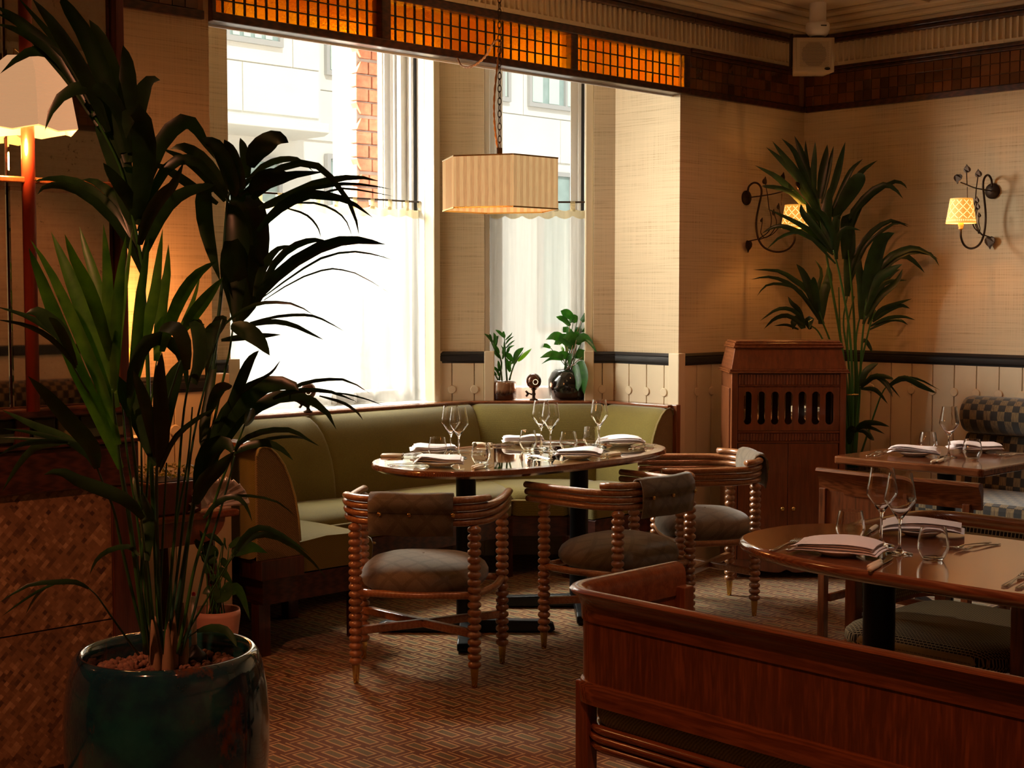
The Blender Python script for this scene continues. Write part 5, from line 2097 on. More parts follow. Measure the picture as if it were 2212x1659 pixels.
PALM_MAIN = '''
1711,2962,606 1701,2955,799 1689,2950,1063 1679,2943,1322 1670,2936,1450 1660,2930,1534 1648,2925,1581 1636,2920,1623 1612,2927,1731 1580,2942,1812 1545,2959,1887|48|1580,2942,1817 1560,2986,1917 1543,3027,1971 1525,3069,2000 1503,3115,2009 1484,3158,1995 1461,3205,1962;314|1572,2949,1833 1559,3007,1919 1527,3083,2005 1490,3165,2081 1466,3232,2122;397|1559,2945,1852 1543,3028,1956 1529,3110,2026 1514,3193,2077 1489,3284,2116;312|1549,2955,1867 1514,3025,1978 1486,3089,2029 1464,3147,2058 1450,3198,2073;187|1567,2938,1862 1562,3028,1972 1542,3134,2063 1521,3241,2155;187|1587,2935,1817 1530,2918,1922 1477,2897,1984 1425,2875,2033 1373,2854,2070;335|1615,2924,1772 1601,2933,1854 1577,2952,1956 1550,2974,2037 1520,2999,2098 1513,3002,2113;420|1622,2917,1741 1638,2970,1850 1647,3029,1973 1652,3091,2061 1659,3153,2105;483|1623,2916,1751 1627,2935,1836 1642,2943,1921 1649,2959,1986 1651,2980,2023;441|1629,2911,1751 1659,2943,1850 1692,2972,1910 1730,2997,1952 1769,3020,1960;420|1636,2920,1617 1635,2881,1688 1627,2850,1768 1606,2830,1830 1581,2815,1849 1558,2798,1826 1541,2775,1786;527|1636,2920,1612 1627,2923,1669 1609,2936,1752 1584,2956,1824 1565,2969,1890;548|1626,2913,1772 1604,2908,1852 1575,2910,1896 1537,2922,1911 1495,2936,1900 1461,2944,1863 1438,2940,1808;336|1641,2915,1612 1667,2894,1748 1696,2871,1815 1724,2848,1845 1744,2833,1837 1761,2821,1803 1781,2806,1760;379|1651,2922,1597 1681,2900,1707 1715,2875,1755 1740,2858,1763 1770,2837,1747 1803,2813,1693 1822,2801,1657;254|1652,2921,1566 1640,2858,1625 1634,2789,1668 1624,2724,1689 1612,2661,1734;296|1662,2927,1534 1671,2884,1607 1681,2840,1657 1694,2793,1681 1710,2742,1691 1715,2702,1693;297|1638,2918,1633 1617,2905,1668 1593,2894,1692 1565,2887,1720 1541,2877,1742;316|1656,2933,1524 1643,2988,1620 1633,3041,1664 1619,3097,1701 1604,3154,1722 1588,3211,1730 1569,3273,1727;276|1658,2931,1534 1655,2975,1636 1647,3024,1683 1629,3082,1719 1621,3130,1724;255|1660,2929,1503 1627,2932,1576 1587,2941,1632 1543,2953,1672 1504,2962,1691 1472,2963,1694 1444,2960,1688 1423,2951,1670;212
1740,2969,600 1775,2945,846 1812,2920,1110 1832,2912,1253 1847,2908,1384 1860,2907,1483 1869,2909,1582 1879,2909,1680 1894,2905,1703 1926,2885,1731 1978,2845,1746|48|1910,2890,1703 1870,2855,1742 1830,2820,1785 1791,2784,1804;310|1922,2889,1731 1930,2905,1771 1935,2924,1811 1939,2944,1832;244|1927,2885,1756 1911,2842,1785 1905,2791,1804 1902,2737,1813 1897,2684,1797;489|1896,2903,1686 1860,2862,1720 1813,2831,1779 1766,2801,1797 1721,2768,1799;377|1878,2910,1686 1881,2964,1744 1874,3028,1795 1867,3092,1819 1868,3147,1815;310|1875,2914,1675 1816,2911,1733 1762,2904,1765 1700,2904,1787;221|1862,2926,1669 1793,2935,1710 1732,2935,1742 1684,2924,1754;221|1910,2890,1708 1962,2899,1756 2015,2907,1780 2064,2918,1789 2109,2933,1788 2158,2945,1763;166|1902,2898,1686 1953,2876,1732 2001,2859,1759 2045,2845,1772 2087,2832,1766 2123,2826,1740 2166,2813,1684 2192,2817,1636 2209,2828,1600;177|1926,2875,1681 1936,2832,1712 1946,2790,1724 1960,2745,1733 1994,2679,1737;266|1937,2864,1659 1977,2873,1672 2024,2873,1691 2091,2855,1723 2150,2846,1738 2211,2834,1747 2274,2820,1738;222|1978,2846,1671 2024,2806,1704 2059,2776,1712 2092,2750,1719 2139,2709,1717 2185,2669,1706;100|2010,2815,1676 2061,2792,1694 2113,2769,1710 2174,2738,1703 2226,2714,1694;56|1925,2854,1603 1936,2814,1640 1951,2768,1669 1975,2715,1688 1999,2662,1680 2017,2614,1667 2042,2559,1627;243|1994,2830,1671 2070,2824,1676 2136,2828,1660 2186,2847,1634 2227,2875,1590;56|1986,2838,1663 2042,2823,1647 2079,2826,1619 2102,2842,1591;56|1884,2904,1680 1938,2923,1673 1981,2953,1608 2009,2997,1519 2020,3058,1392;708|1914,2886,1681 1959,2903,1662 1991,2932,1586 2010,2974,1484 2021,3023,1427;421|1862,2926,1708 1830,2926,1701 1817,2908,1634 1815,2879,1558 1816,2847,1484;398|1886,2903,1669 1883,2877,1603 1871,2861,1493 1855,2847,1363;553|1926,2885,1692 1916,2827,1716 1910,2765,1728 1910,2696,1728;444
1654,2921,624 1617,2888,777 1579,2856,945 1542,2822,1065 1510,2784,1172 1481,2742,1255|48|1542,2822,1073 1491,2818,1191 1438,2816,1303 1390,2809,1411 1349,2796,1498 1317,2774,1549;343|1515,2779,1131 1484,2784,1243 1445,2798,1352 1410,2807,1440 1379,2814,1508 1344,2822,1567;258|1512,2782,1211 1498,2808,1291 1479,2839,1390 1462,2868,1470 1450,2893,1530 1437,2918,1590;357|1485,2739,1294 1437,2709,1402 1394,2674,1469 1349,2642,1523 1310,2603,1571;273|1483,2741,1323 1480,2770,1411 1477,2801,1489 1473,2832,1549 1473,2859,1601;234|1481,2742,1264 1472,2732,1334 1462,2721,1411 1455,2708,1488 1446,2696,1545 1437,2686,1598;244|1483,2741,1245 1476,2718,1353 1471,2694,1440 1466,2669,1507 1464,2642,1577;244|1486,2737,1245 1510,2763,1351 1536,2786,1450 1562,2810,1530 1587,2835,1602;127
1693,2951,612 1646,2905,857 1597,2860,1078 1557,2808,1187|48|1555,2810,1187 1557,2785,1289 1556,2764,1370 1553,2744,1450 1553,2722,1519 1551,2701,1579;242|1560,2805,1218 1576,2787,1329 1586,2775,1390 1597,2762,1460 1603,2754,1530 1609,2746,1597;262|1600,2766,1309 1618,2780,1369 1635,2795,1440 1655,2807,1501 1669,2825,1567;262|1609,2757,1329 1603,2696,1410 1595,2635,1460 1590,2572,1498 1591,2503,1523;283|1631,2736,1359 1683,2783,1399 1736,2829,1450 1784,2879,1506;111|1644,2723,1374 1623,2646,1411 1607,2565,1450 1591,2483,1489;283
1724,2975,602 1680,2910,797 1639,2842,992 1603,2769,1105 1577,2687,1213 1559,2597,1316|43|1579,2578,1268 1610,2601,1333 1626,2637,1386 1636,2681,1403 1644,2726,1400;307|1569,2588,1296 1538,2544,1351 1500,2507,1383 1457,2474,1389 1417,2440,1383;307|1519,2743,1233 1541,2752,1301 1568,2754,1345 1601,2752,1357 1634,2750,1341 1661,2753,1297 1677,2766,1232;315|1600,2772,1085 1598,2747,1189 1606,2712,1270 1618,2673,1323;465|1601,2771,1080 1586,2798,1156 1566,2829,1226 1544,2863,1272 1519,2899,1287;404|1600,2772,1095 1551,2719,1193 1503,2666,1257 1457,2610,1300;263|1605,2767,1075 1575,2704,1163 1538,2647,1266 1508,2584,1337;344|1605,2768,1065 1603,2704,1141 1614,2628,1190 1621,2557,1218;121
1760,2981,594 1769,2959,733 1782,2934,913 1800,2903,1058 1812,2879,1146 1823,2855,1245 1830,2835,1316 1831,2821,1370|43|1828,2824,1382 1826,2764,1375 1823,2704,1353 1816,2649,1318;408|1812,2839,1348 1873,2832,1354 1926,2833,1356 1977,2836,1358;161|1845,2808,1379 1899,2807,1388 1951,2810,1390 2003,2812,1379 2053,2817,1359 2097,2826,1343;129|1860,2793,1389 1935,2787,1403 2009,2784,1406 2068,2794,1395 2141,2791,1360;75|1814,2838,1380 1834,2799,1413 1855,2759,1432 1876,2720,1437 1905,2673,1431 1929,2631,1404;86|1873,2780,1434 1875,2766,1459 1901,2728,1503 1937,2680,1544 1975,2631,1570 2005,2589,1577 2027,2554,1573 2047,2523,1567;279|1871,2783,1434 1896,2761,1511 1926,2735,1556 1957,2708,1576 1980,2689,1580 2001,2671,1573;172|1868,2785,1450 1895,2801,1499 1927,2812,1537 1962,2821,1563 2002,2824,1572;193|1880,2774,1445 1918,2689,1503 1943,2616,1539 1967,2545,1550 1983,2482,1542 1989,2428,1529;54|1884,2770,1441 1951,2735,1488 2011,2708,1512 2051,2699,1513 2100,2682,1499 2167,2647,1453;43|1831,2821,1578 1864,2850,1504 1892,2883,1439 1911,2925,1359;752|1868,2785,1567 1901,2826,1504 1924,2878,1439 1933,2942,1383;408|1819,2833,1391 1763,2792,1371 1715,2744,1342 1672,2691,1289;365|1822,2830,1396 1842,2901,1384 1865,2970,1305 1892,3035,1211;279
1701,2865,626 1710,2844,717 1721,2821,826 1740,2790,934 1751,2767,1004 1764,2743,1069 1775,2720,1120 1785,2699,1170|38|1736,2770,1090 1748,2743,1159 1764,2711,1202 1784,2675,1238 1806,2637,1258 1834,2594,1256 1839,2572,1243;479|1736,2770,1074 1763,2754,1126 1797,2730,1183 1844,2694,1215 1877,2672,1226 1917,2643,1216 1950,2621,1187 1970,2611,1145;312|1828,2656,1222 1872,2665,1235 1923,2667,1251 1981,2662,1257 2040,2656,1252 2101,2648,1218;93|1828,2656,1220 1841,2620,1234 1858,2578,1242 1890,2523,1239 1921,2468,1218;114|1903,2584,1227 1978,2598,1207 2039,2625,1181 2089,2664,1156;72|1866,2620,1216 1886,2614,1207 1901,2613,1191;93|1903,2584,1235 1924,2526,1234 1943,2468,1224 1957,2417,1210;41|1743,2751,1143 1759,2708,1221 1765,2674,1281 1765,2646,1313 1766,2617,1332;249|1773,2710,1227 1780,2638,1264 1773,2578,1286 1759,2526,1314;72|1722,2759,1180 1705,2690,1237 1682,2626,1255 1660,2561,1262;269|1797,2687,1199 1747,2627,1187 1697,2569,1172;228|1729,2789,1031 1754,2804,1091 1787,2810,1152 1837,2800,1193;459|1741,2765,1063 1755,2828,1121 1790,2870,1191 1831,2906,1275 1868,2947,1339;250
1711,2869,620 1724,2828,728 1736,2789,860 1750,2747,980 1752,2717,1046 1749,2692,1095|32|1750,2691,1105 1740,2654,1130 1746,2602,1151 1754,2548,1162 1764,2493,1164 1763,2447,1152 1766,2399,1138;133|1759,2682,1113 1819,2699,1123 1887,2706,1128 1950,2721,1121 2001,2745,1103;82|1747,2693,1102 1772,2675,1118 1804,2649,1125 1832,2627,1109 1851,2613,1083;185|1709,2787,1012 1715,2766,1076 1725,2742,1114 1742,2712,1122 1748,2692,1095;415|1707,2789,980 1700,2742,1033 1705,2683,1074 1707,2628,1114;353
1690,2976,607 1644,2948,721 1596,2921,871 1556,2886,975 1516,2851,1034 1479,2813,1083|38|1452,2840,1129 1448,2910,1144 1422,3003,1167 1396,3094,1196;199|1449,2843,1134 1421,2861,1142 1375,2897,1158 1326,2935,1168;109|1445,2847,1134 1411,2864,1138 1363,2894,1146 1312,2928,1150;89|1438,2854,1136 1369,2830,1144 1301,2805,1143 1241,2772,1128;119|1431,2861,1136 1427,2928,1129 1422,2997,1112 1416,3066,1065 1411,3135,1001;179|1479,2814,1079 1447,2773,1129 1393,2754,1183 1333,2741,1247 1283,2718,1291;357|1479,2814,1079 1471,2820,1107 1451,2838,1124 1428,2859,1137;258
1715,3002,598 1650,2902,749 1585,2803,898 1521,2704,986|32|1525,2700,978 1488,2690,1018 1438,2694,1047 1384,2700,1070 1339,2699,1096 1299,2692,1092;293|1576,2812,878 1571,2853,894 1551,2907,879 1544,2950,851 1546,2983,814;122|1589,2799,867 1627,2855,950 1644,2930,1004 1669,2998,1028;264
1696,2978,606 1634,2936,876 1580,2885,1046 1513,2847,1187 1448,2807,1263 1393,2758,1321|32|1403,2748,1311 1405,2790,1348 1389,2850,1384 1368,2914,1410 1340,2986,1428;154|1403,2748,1301 1359,2730,1346 1313,2715,1377 1264,2703,1395 1209,2696,1405;115|1393,2758,1325 1380,2760,1374 1357,2773,1402 1336,2783,1420 1316,2793,1414;326|1403,2748,1306 1363,2716,1361 1326,2680,1395 1292,2641,1409;192
1691,3026,596 1641,2988,649 1583,2956,718 1532,2919,775 1488,2875,808|27|1488,2875,807 1457,2873,826 1414,2883,831 1361,2904,828 1304,2928,793;121|1439,2922,820 1406,2945,804 1373,2967,779 1339,2990,749;61|1432,2930,819 1446,3017,788 1464,3102,746 1485,3184,699;71
1754,2966,596 1740,2892,660 1744,2801,761 1741,2717,846 1723,2647,889|27|1721,2649,886 1760,2670,904 1804,2685,912 1858,2691,900 1928,2682,854 1990,2680,789;151|1718,2652,881 1727,2638,910 1743,2617,937 1762,2592,943 1793,2557,922 1825,2520,888;151|1671,2698,963 1692,2675,999 1717,2649,1012 1735,2630,994 1745,2619,956;131|1671,2697,968 1722,2683,1003 1773,2669,1006 1832,2647,988 1876,2639,950;71
1721,2923,609 1727,2885,647 1738,2842,676|27|1738,2842,676 1748,2799,690 1759,2757,691 1759,2725,677 1753,2699,662;190
1669,2959,614 1654,2943,796 1656,2912,1015 1651,2886,1177 1652,2855,1304|32
1682,2894,624 1697,2863,909 1707,2836,1177 1718,2808,1293 1729,2780,1388|32
1704,2919,615 1719,2876,873 1730,2837,1111 1748,2791,1282 1759,2751,1398|32
1758,2990,593 1732,2936,841 1730,2859,1067 1709,2800,1200|32
1722,3019,594 1675,2987,897 1630,2954,1089 1594,2911,1231|32
1707,2967,606 1689,2902,905 1666,2842,1074|32
1691,2956,611 1660,2940,872 1642,2911,1059 1626,2880,1210|32
'''
PALM_CORNER = '''
6753,4290,510 6744,4298,791 6713,4328,1147 6674,4366,1450 6641,4398,1702 6621,4417,1852 6611,4427,1978|76|6619,4419,1877 6530,4472,2051 6428,4537,2173 6345,4585,2250;380|6615,4423,1903 6494,4477,2099 6401,4504,2194 6315,4524,2275;380|6611,4427,1928 6525,4469,2125 6463,4488,2234 6389,4518,2295;329|6611,4427,1953 6580,4477,2129 6564,4513,2243 6550,4547,2324;405|6611,4427,1978 6592,4476,2104 6599,4500,2207 6613,4517,2302;304|6596,4442,2003 6571,4435,2126 6555,4420,2198 6539,4405,2282;329|6614,4424,1978 6635,4425,2104 6659,4422,2205 6680,4422,2277;456|6624,4415,1953 6658,4401,2104 6681,4398,2205 6703,4396,2269;228|6642,4397,1928 6683,4367,2078 6709,4351,2191 6730,4340,2289;405|6660,4379,1903 6711,4336,2053 6747,4308,2141 6793,4268,2196;304|6679,4361,1852 6760,4300,2054 6801,4278,2130 6873,4226,2191;355|6670,4370,1877 6722,4290,2026 6734,4247,2086 6733,4218,2102;861|6619,4419,1852 6530,4516,1991 6464,4592,2091 6379,4684,2162;405|6625,4413,1802 6515,4490,1976 6433,4539,2029 6352,4587,2040 6317,4591,2041;279|6634,4405,1802 6587,4435,1952 6532,4473,2026 6513,4475,2062;456
6757,4286,510 6730,4270,895 6688,4269,1249 6623,4291,1550 6569,4301,1698|76|6569,4301,1686 6517,4370,1773 6447,4456,1848 6341,4577,1923;329|6569,4301,1673 6492,4382,1760 6397,4481,1822 6348,4536,1822 6308,4582,1785;279|6560,4310,1698 6472,4356,1820 6404,4383,1892 6371,4376,1939;405|6569,4301,1698 6565,4345,1848 6597,4353,1973 6630,4362,2050;608|6569,4301,1698 6579,4295,1822 6590,4289,1871 6601,4282,1859;456|6578,4292,1648 6587,4280,1772 6616,4247,1816 6667,4194,1801;279|6578,4292,1624 6417,4376,1782 6285,4431,1768 6181,4459,1693;203|6583,4287,1648 6559,4302,1797 6512,4340,1895 6462,4379,1919;355
6760,4283,510 6778,4283,892 6779,4299,1298 6774,4321,1551 6773,4340,1703|76|6773,4340,1691 6765,4321,1879 6806,4255,1991 6852,4185,2052 6880,4131,2038 6902,4083,1975;405|6778,4335,1716 6806,4312,1906 6880,4244,2019 6955,4176,2077 6994,4142,2067 7015,4126,2037;253|6760,4352,1653 6756,4338,1829 6748,4327,1879 6744,4313,1865;658|6780,4333,1551 6826,4307,1704 6891,4262,1806 6975,4199,1865 7030,4122,1830;329|6785,4328,1526 6826,4292,1678 6863,4258,1754 6955,4172,1848 7021,4111,1840;228|6772,4341,1450 6792,4343,1653 6810,4348,1806 6819,4361,1862;608
6767,4276,510 6767,4253,894 6760,4236,1198 6761,4212,1450|76|6758,4215,1400 6762,4179,1600 6776,4133,1748 6803,4074,1789;861|6761,4212,1425 6820,4158,1625 6902,4081,1700 6967,4021,1708 7030,3939,1650;405|6761,4212,1400 6835,4152,1600 6931,4070,1688 7028,3986,1681 7030,3933,1611;279|6762,4212,1375 6822,4172,1575 6915,4102,1671 6982,4056,1639 7030,4019,1576;355|6755,4218,1350 6772,4169,1525 6805,4105,1587 6838,4042,1624;557|6755,4218,1325 6829,4174,1450 6909,4124,1526 6953,4109,1601;405|6750,4223,1299 6804,4202,1450 6877,4162,1526 6978,4094,1538;355|6741,4232,1325 6748,4234,1500 6741,4249,1600 6754,4246,1651;507
6742,4300,510 6725,4324,841 6686,4369,1146 6643,4418,1323 6622,4444,1425|63|6634,4433,1323 6611,4488,1475 6575,4555,1539 6530,4632,1590 6448,4743,1596;304|6634,4433,1323 6592,4505,1450 6546,4580,1526 6490,4665,1557 6439,4745,1542;228|6628,4438,1349 6558,4497,1475 6480,4565,1516 6411,4622,1508 6370,4653,1450;177|6634,4433,1349 6597,4458,1475 6559,4485,1576 6525,4507,1626;456|6638,4429,1349 6589,4422,1450 6548,4408,1525 6513,4388,1555;405|6642,4425,1298 6667,4427,1450 6705,4418,1552 6717,4433,1628;557|6656,4411,1298 6646,4460,1425 6692,4454,1577 6687,4498,1654;228
6746,4297,510 6724,4311,791 6669,4357,1071 6609,4409,1248 6559,4450,1299|63|6559,4450,1286 6494,4496,1370 6420,4551,1380 6341,4612,1315;228|6550,4459,1279 6491,4525,1342 6442,4581,1329 6403,4629,1271;253|6546,4462,1294 6529,4491,1374 6509,4523,1412 6502,4543,1450;279|6541,4467,1274 6536,4486,1324 6521,4515,1311 6524,4525,1268;557|6568,4441,1269 6526,4428,1312 6506,4394,1325 6467,4379,1271;405|6523,4485,1269 6495,4542,1293 6462,4604,1288;152
6764,4279,510 6772,4271,791 6784,4260,1045 6821,4224,1298 6842,4204,1374|63|6830,4215,1324 6863,4179,1379 6923,4116,1412 6975,4062,1437;253|6830,4215,1311 6888,4165,1369 6946,4115,1399 6988,4080,1382;279|6821,4224,1286 6869,4154,1329 6917,4083,1339 6953,4025,1320;203|6818,4227,1268 6894,4154,1319 6940,4110,1319 6972,4081,1293;203|6812,4233,1298 6876,4189,1501 6933,4154,1576 6972,4135,1597;253|6789,4254,1197 6805,4242,1210 6826,4224,1167 6835,4218,1141;228
6760,4283,510 6720,4238,720 6676,4198,876 6628,4160,968|63|6628,4160,960 6653,4149,1042 6690,4125,1078 6720,4109,1090;355|6628,4161,975 6639,4078,1027 6647,4000,1023 6620,3956,1014;253|6628,4160,960 6649,4085,1027 6659,4020,985 6648,3976,919;329|6631,4157,955 6663,4106,956 6676,4071,932 6695,4032,877;253|6635,4154,980 6696,4099,1017 6743,4057,980 6791,4014,905;177
6775,4268,510 6769,4182,746 6753,4104,927 6729,4034,991|51|6720,4043,976 6742,3974,1020 6774,3896,990 6813,3809,939;228|6720,4043,976 6787,3986,1013 6856,3929,968 6919,3876,930;304|6717,4046,961 6774,3992,1011 6838,3933,1006 6920,3855,949;152
6753,4290,510 6681,4234,647 6609,4179,731|51|6609,4179,726 6599,4119,773 6608,4041,780 6612,3968,765;304|6616,4172,731 6637,4134,732 6652,4103,696 6651,4085,680;304|6607,4180,719 6604,4136,754 6619,4075,750 6637,4010,721;228|6590,4197,656 6531,4152,738 6489,4092,757;405
6757,4286,510 6749,4294,892 6731,4311,1248 6756,4287,1450|63
6766,4277,510 6774,4269,943 6767,4276,1248 6819,4226,1500|63
6749,4293,510 6727,4315,892 6703,4338,1248 6695,4346,1500|63
6753,4290,510 6740,4302,1045 6715,4326,1298 6728,4313,1450|63
'''


# ================================================================ plants
def blade(m, pts, width, seed, fold=.35, segs=9, heart=False, up=None):
    """leaf ribbon along pts: folded along the midrib, widest in its lower half"""
    rnd = random.Random(seed)
    P = crom(pts, segs)
    eye = Vector((0, 0, 1.45)) if up is None else up
    rows = []
    tw = rnd.uniform(-.55, .55)
    for i, p in enumerate(P):
        t = i / (segs - 1)
        a = (P[min(i + 1, segs - 1)] - P[max(i - 1, 0)]).normalized()
        view = (p - eye).normalized()
        side = a.cross(view)
        if side.length < .05:
            side = a.cross(Vector((0, 0, 1)))
        side.normalize()
        nrm = side.cross(a).normalized()
        ang = tw * (.4 + .6 * t)
        s2 = side * math.cos(ang) + nrm * math.sin(ang)
        n2 = nrm * math.cos(ang) - side * math.sin(ang)
        if heart:
            prof = math.sin(PI * min(1, t * .93 + .12)) ** .7 if t > .02 else .55
        else:
            prof = (math.sin(PI * (.06 + .94 * t) ** .8)) ** .8 if t < 1 else 0
            prof = max(prof, .10 if t < .1 else 0)
        hw = width * .5 * prof / max(.75, math.cos(ang))
        dn = n2 * (hw * fold)
        rows.append([p - s2 * hw + dn, p, p + s2 * hw + dn])
    m.grid(rows)
    return m


def parse(txt):
    out = []
    for ln in txt.strip().split('\n'):
        parts = ln.split('|')
        st_ = [tuple(int(c) / 1000 for c in q.split(',')) for q in parts[0].split(' ')]
        lv = []
        for q in parts[2:]:
            a, b = q.split(';')
            lv.append(([tuple(int(c) / 1000 for c in z.split(',')) for z in a.split(' ')], int(b) / 10000))
        out.append((st_, int(parts[1]) / 10000, lv))
    return out


def palm(root, base, data, mats, stem_mats, seed):
    rnd = random.Random(seed)
    B = Vector(base)
    for k, (st_, r_, lv) in enumerate(parse(data)):
        P = crom([Vector(p) - B for p in st_], max(8, 4 * len(st_)))
        n = len(P)
        fr_ = MB().tube(P, [r_ * (1.25 - .75 * i / n) for i in range(n)], 7).build('frond', stem_mats[k % len(stem_mats)], root, smooth=True)
        for q, wd in lv:
            m = MB()
            blade(m, [Vector(p) - B for p in q], wd, seed * 100 + k * 31 + len(m.v) + int(q[0][0] * 1000) % 97, up=Vector((0, 0, 1.45)) - B)
            m.build('leaflet', mats[k] if k < len(mats) else mats[-1], fr_, smooth=True)


PB = (1.713, 2.935, 0)
bp_ = thing('potted_palm', 'tall potted kentia palm in a glossy blue green glazed pot in the left foreground', 'plant', PB)
MB().lathe([(.0, .0), (.165, .0), (.178, .02), (.205, .12), (.228, .25), (.236, .38), (.237, .46), (.232, .53), (.222, .585), (.212, .612), (.203, .622), (.194, .622), (.187, .612), (.186, .59), (.193, .54), (.0, .54)], 64, caps=False).build('glazed_pot', 'pot_blue', bp_, smooth=True)
rnd = random.Random(12)
cl = MB()
for k in range(620):
    a, q = rnd.uniform(0, 6.283), math.sqrt(rnd.random()) * .180
    s_ = rnd.uniform(.006, .0105)
    z = .565 + .010 * (1 - (q / .18) ** 2) + rnd.uniform(-.004, .008)
    cl.lathe([(0, -s_), (s_ * .8, -s_ * .6), (s_, 0), (s_ * .8, s_ * .6), (0, s_)], 6, Matrix.Translation((q * math.cos(a), q * math.sin(a), z)))
o = cl.build('clay_pebbles', 'clay', bp_, smooth=True)
o['kind'] = 'stuff'
MB().lathe([(0, .56), (.19, .56)], 32).build('soil', 'soil', bp_)
for k in range(9):
    a = k * 2.4
    x, y = .045 * math.cos(a) * (.4 + .1 * k), .045 * math.sin(a) * (.4 + .1 * k)
    MB().tube(crom([(x * .8, y * .8, .56), (x, y, .62), (x * 1.15, y * 1.15, .68 + .02 * (k % 3))], 6), [.013, .014, .013, .010, .007, .002], 7).build('dry_sheath', 'husk', bp_, smooth=True)
dk = ['leaf_dark'] * 40
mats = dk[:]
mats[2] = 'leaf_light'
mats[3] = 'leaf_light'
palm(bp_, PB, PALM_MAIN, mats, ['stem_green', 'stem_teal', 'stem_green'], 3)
wg = thing('water_gauge', 'white water level gauge with red tip standing in the glazed pot', 'gauge', (1.80, 2.955, .565))
MB().lathe([(.030, 0), (.030, .022), (.027, .026), (.018, .034), (.008, .046), (.0065, .05)], 20).build('base_cap', 'black_paint', wg, autos=40)
MB().lathe([(.0065, .045), (.0065, .165), (.006, .168)], 14).build('tube', 'plastic_white', wg, smooth=True)
MB().lathe([(.0045, .166), (.0045, .176), (0, .178)], 12).build('red_tip', 'red_tip', wg, smooth=True)

CB = (6.85, 4.36, 0)
cp_ = thing('corner_palm', 'tall dark kentia palm in the corner behind the gramophone cabinet', 'plant', CB)
MB().lathe([(.0, .0), (.13, .0), (.16, .25), (.165, .48), (.150, .50), (.145, .46), (0, .46)], 32, caps=False).build('plant_pot', 'pot_black', cp_, smooth=True)
palm(cp_, CB, PALM_CORNER, ['leaf_dark'], ['stem_green'], 5)


def leaf3(root, name, mat, base, tip, width, sag, seed, heart=False, segs=8, stem=None, stem_mat='stem_green', sr=.002):
    b, t_ = Vector(base), Vector(tip)
    rnd = random.Random(seed)
    mid = (b + t_) / 2 + Vector((0, 0, sag)) + Vector((rnd.uniform(-.01, .01), rnd.uniform(-.01, .01), 0))
    m = MB()
    blade(m, [b, mid, t_], width, seed, fold=.28, segs=segs, heart=heart, up=Vector((-4.5, -4.5, .8)))
    o = m.build(name, mat, root, smooth=True)
    if stem is not None:
        MB().tube(crom([stem, (Vector(stem) + b) / 2 + Vector((rnd.uniform(-.01, .01), 0, .01)), b], 7), sr, 6).build('leaf_stalk', stem_mat, o, smooth=True)
    return o


def loc2(zx, zy, zx0, zy0, s_, dep=0.0):
    """picture-plane offset (in a close-up of the plant) to a point in the plant's own frame"""
    return ((zx - zx0) * s_, dep, (zy0 - zy) * s_)


Q = .000343
zz_ = thing('zz_plant', 'small upright glossy plant in a ribbed brown drip glazed pot on the window sill', 'plant', (5.50, 5.745, .873), CANT)
pr_ = [(0, 0), (.068, 0), (.073, .006), (.073, .06), (.070, .098), (.066, .101), (.062, .096), (.062, .085), (0, .085)]
zm = MB().lathe(pr_, 48, caps=False)
for i, p in enumerate(zm.v):
    a = math.atan2(p[1], p[0])
    r0 = math.hypot(p[0], p[1])
    if r0 > .066 and p[2] < .08:
        k = 1 - .022 * (1 - abs(math.cos(a * 12)))
        zm.v[i] = (p[0] * k, p[1] * k, p[2])
zm.build('ribbed_pot', 'pot_drip', zz_, smooth=True)
rnd = random.Random(6)
for q in ([(400, 1225), (440, 920), (330, 720), (265, 560), (230, 500)], [(530, 1225), (505, 900), (492, 620), (480, 480)], [(570, 1215), (640, 980), (720, 850), (790, 760)], [(385, 1215), (350, 1150), (280, 1040)], [(450, 1225), (430, 1050), (400, 930)]):
    MB().tube(crom([loc2(x, y, 470, 1530, Q, rnd.uniform(-.02, .02)) for x, y in q], 14), [.0055 * (1 - .7 * i / 14) for i in range(14)], 7).build('stem', 'stem_green', zz_, smooth=True)
for k, (bx, by, tx, ty, wd) in enumerate([(300, 600, 155, 450, 62), (270, 590, 240, 460, 70), (330, 640, 308, 438, 92), (338, 665, 390, 490, 84), (480, 520, 340, 390, 64), (482, 530, 485, 418, 70), (500, 560, 615, 430, 48), (505, 630, 640, 500, 38), (510, 690, 662, 558, 38), (520, 760, 655, 640, 38), (330, 730, 300, 600, 60),
                                            (420, 860, 318, 730, 74), (450, 870, 430, 640, 86), (470, 850, 478, 590, 74), (500, 800, 560, 650, 66), (620, 900, 505, 740, 100), (600, 950, 690, 710, 92), (640, 890, 805, 680, 96), (705, 905, 935, 697, 92), (580, 1080, 512, 850, 96), (560, 1030, 600, 880, 74), (400, 1070, 380, 890, 74), (392, 1150, 265, 985, 80), (360, 1140, 235, 1080, 62), (640, 965, 705, 830, 84), (450, 780, 500, 700, 70), (400, 780, 360, 650, 70)]):
    d = rnd.uniform(-.045, .035)
    leaf3(zz_, 'leaf', 'leaf_lime' if k == 18 else 'leaf_green', loc2(bx, by, 470, 1530, Q, d * .3), loc2(tx, ty, 470, 1530, Q, d), wd * Q, .006, 40 + k)

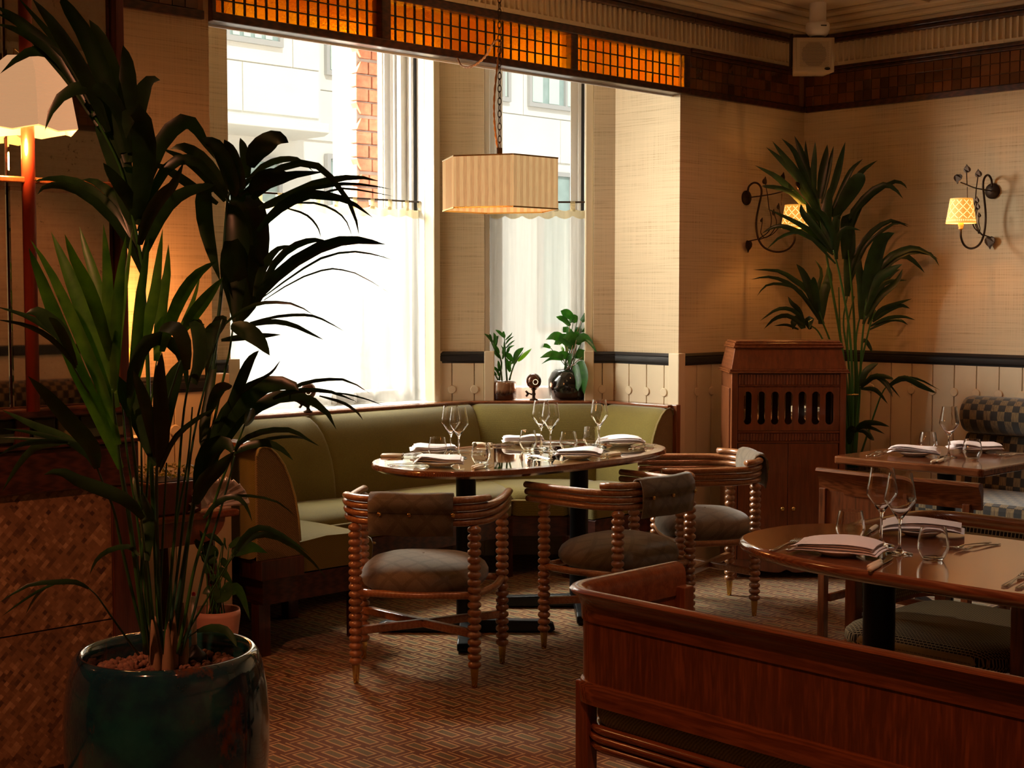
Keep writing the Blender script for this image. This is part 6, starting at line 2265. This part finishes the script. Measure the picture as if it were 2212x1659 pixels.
ph_ = thing('heart_leaf_plant', 'bushy heart leaved plant in a black glazed pot at the right of the window sill', 'plant', (5.79, 5.525, .873), CANT)
pm = MB().lathe([(0, 0), (.088, 0), (.104, .02), (.112, .07), (.108, .11), (.088, .15), (.066, .168), (.058, .165), (.055, .150), (0, .150)], 40, caps=False)
for i, p in enumerate(pm.v):
    k = 1 + .03 * math.sin(math.atan2(p[1], p[0]) * 5 + p[2] * 30)
    pm.v[i] = (p[0] * k, p[1] * k, p[2])
pm.build('glazed_pot', 'pot_black', ph_, smooth=True)
for k, (bx, by, tx, ty, wd, d, sag) in enumerate([(1440, 230, 1225, 85, 150, -.01, .01), (1375, 335, 1150, 180, 110, -.03, .012), (1510, 215, 1350, 310, 160, .0, .015), (1560, 250, 1815, 195, 150, -.04, .03), (1640, 110, 1720, 320, 190, -.02, .0), (1300, 545, 985, 555, 150, -.02, .02), (1240, 520, 1120, 640, 130, .02, .0), (1420, 700, 1212, 460, 190, -.03, .01), (1440, 640, 1330, 330, 170, .0, .0),
                                                    (1480, 560, 1830, 800, 150, -.09, .05), (1560, 620, 1260, 520, 190, -.06, .02), (1560, 420, 1490, 350, 120, .02, .0), (1600, 570, 1830, 500, 140, .04, .02), (1550, 400, 1820, 420, 140, .02, .02), (1700, 640, 1790, 480, 130, .05, .0), (1660, 780, 1700, 880, 80, -.05, .0), (1270, 840, 885, 850, 120, -.05, .02), (1270, 880, 910, 955, 64, -.03, .02), (1060, 690, 885, 700, 70, .0, .015), (1400, 870, 1140, 800, 140, -.02, .01),
                                                    (1520, 900, 1600, 1430, 330, -.145, -.01), (1450, 960, 1500, 1380, 200, -.13, -.01), (1390, 780, 1370, 990, 120, -.05, .0), (1490, 740, 1650, 900, 160, -.04, .0), (1260, 800, 1200, 640, 90, .03, .0), (1310, 800, 1290, 640, 96, .03, .0), (1450, 830, 1620, 760, 140, .0, .0), (1350, 700, 1480, 600, 150, .02, .0), (1420, 480, 1600, 590, 150, -.05, .01), (1330, 420, 1260, 350, 110, .03, .0)]):
    leaf3(ph_, 'leaf', 'leaf_lime' if k in (24, 25) else 'leaf_green', loc2(bx, by, 1345, 1530, Q, d * .6), loc2(tx, ty, 1345, 1530, Q, d), wd * Q, sag, 80 + k, heart=True, segs=9,
          stem=loc2(1345 + (k % 7 - 3) * 22, 1075, 1345, 1530, Q, (k % 3 - 1) * .02), stem_mat='husk' if k % 2 else 'stem_green', sr=.0022)

# trailing plant in a pink pot on the floor, below the side table
vp = thing('trailing_plant', 'trailing variegated plant in a tall pink pot on the floor beside the sofa end', 'plant', (2.725, 4.325, 0), CANT)
MB().lathe([(0, 0), (.045, 0), (.055, .12), (.075, .24), (.086, .32), (.084, .34), (.078, .335), (.075, .30), (0, .30)], 32, caps=False).build('pink_pot', 'terracotta', vp, smooth=True)
MB().lathe([(0, .302), (.074, .302)], 24).build('soil', 'soil', vp)
QV = 5.0 / 3072 / 3.02
for k, (bx, by, tx, ty, wd, d, sag) in enumerate([(610, 290, 500, 215, 60, -.02, .01), (680, 335, 920, 325, 80, -.05, .02), (650, 300, 785, 268, 50, .0, .015), (440, 195, 480, 270, 70, .0, .0), (430, 255, 500, 330, 64, -.03, .0), (560, 330, 455, 360, 70, .0, .01), (600, 375, 640, 430, 64, -.03, .0), (560, 395, 450, 370, 70, .03, .0), (590, 440, 700, 552, 84, -.05, .01), (560, 480, 528, 545, 74, -.03, .0),
                                                    (650, 520, 590, 650, 124, -.06, .0), (560, 570, 584, 655, 100, -.05, .0), (640, 570, 815, 755, 86, -.09, .05), (530, 560, 478, 605, 64, -.02, .0), (525, 430, 470, 470, 64, .0, .0), (470, 300, 560, 390, 80, .03, .0), (620, 240, 640, 330, 40, .0, .0)]):
    leaf3(vp, 'leaf', 'leaf_floor', loc2(bx, by, 560, 1344, QV, d * .6), loc2(tx, ty, 560, 1344, QV, d), wd * QV, sag, 130 + k, heart=True, segs=9,
          stem=((k % 5 - 2) * .015, (k % 3 - 1) * .015, .30), sr=.0022)
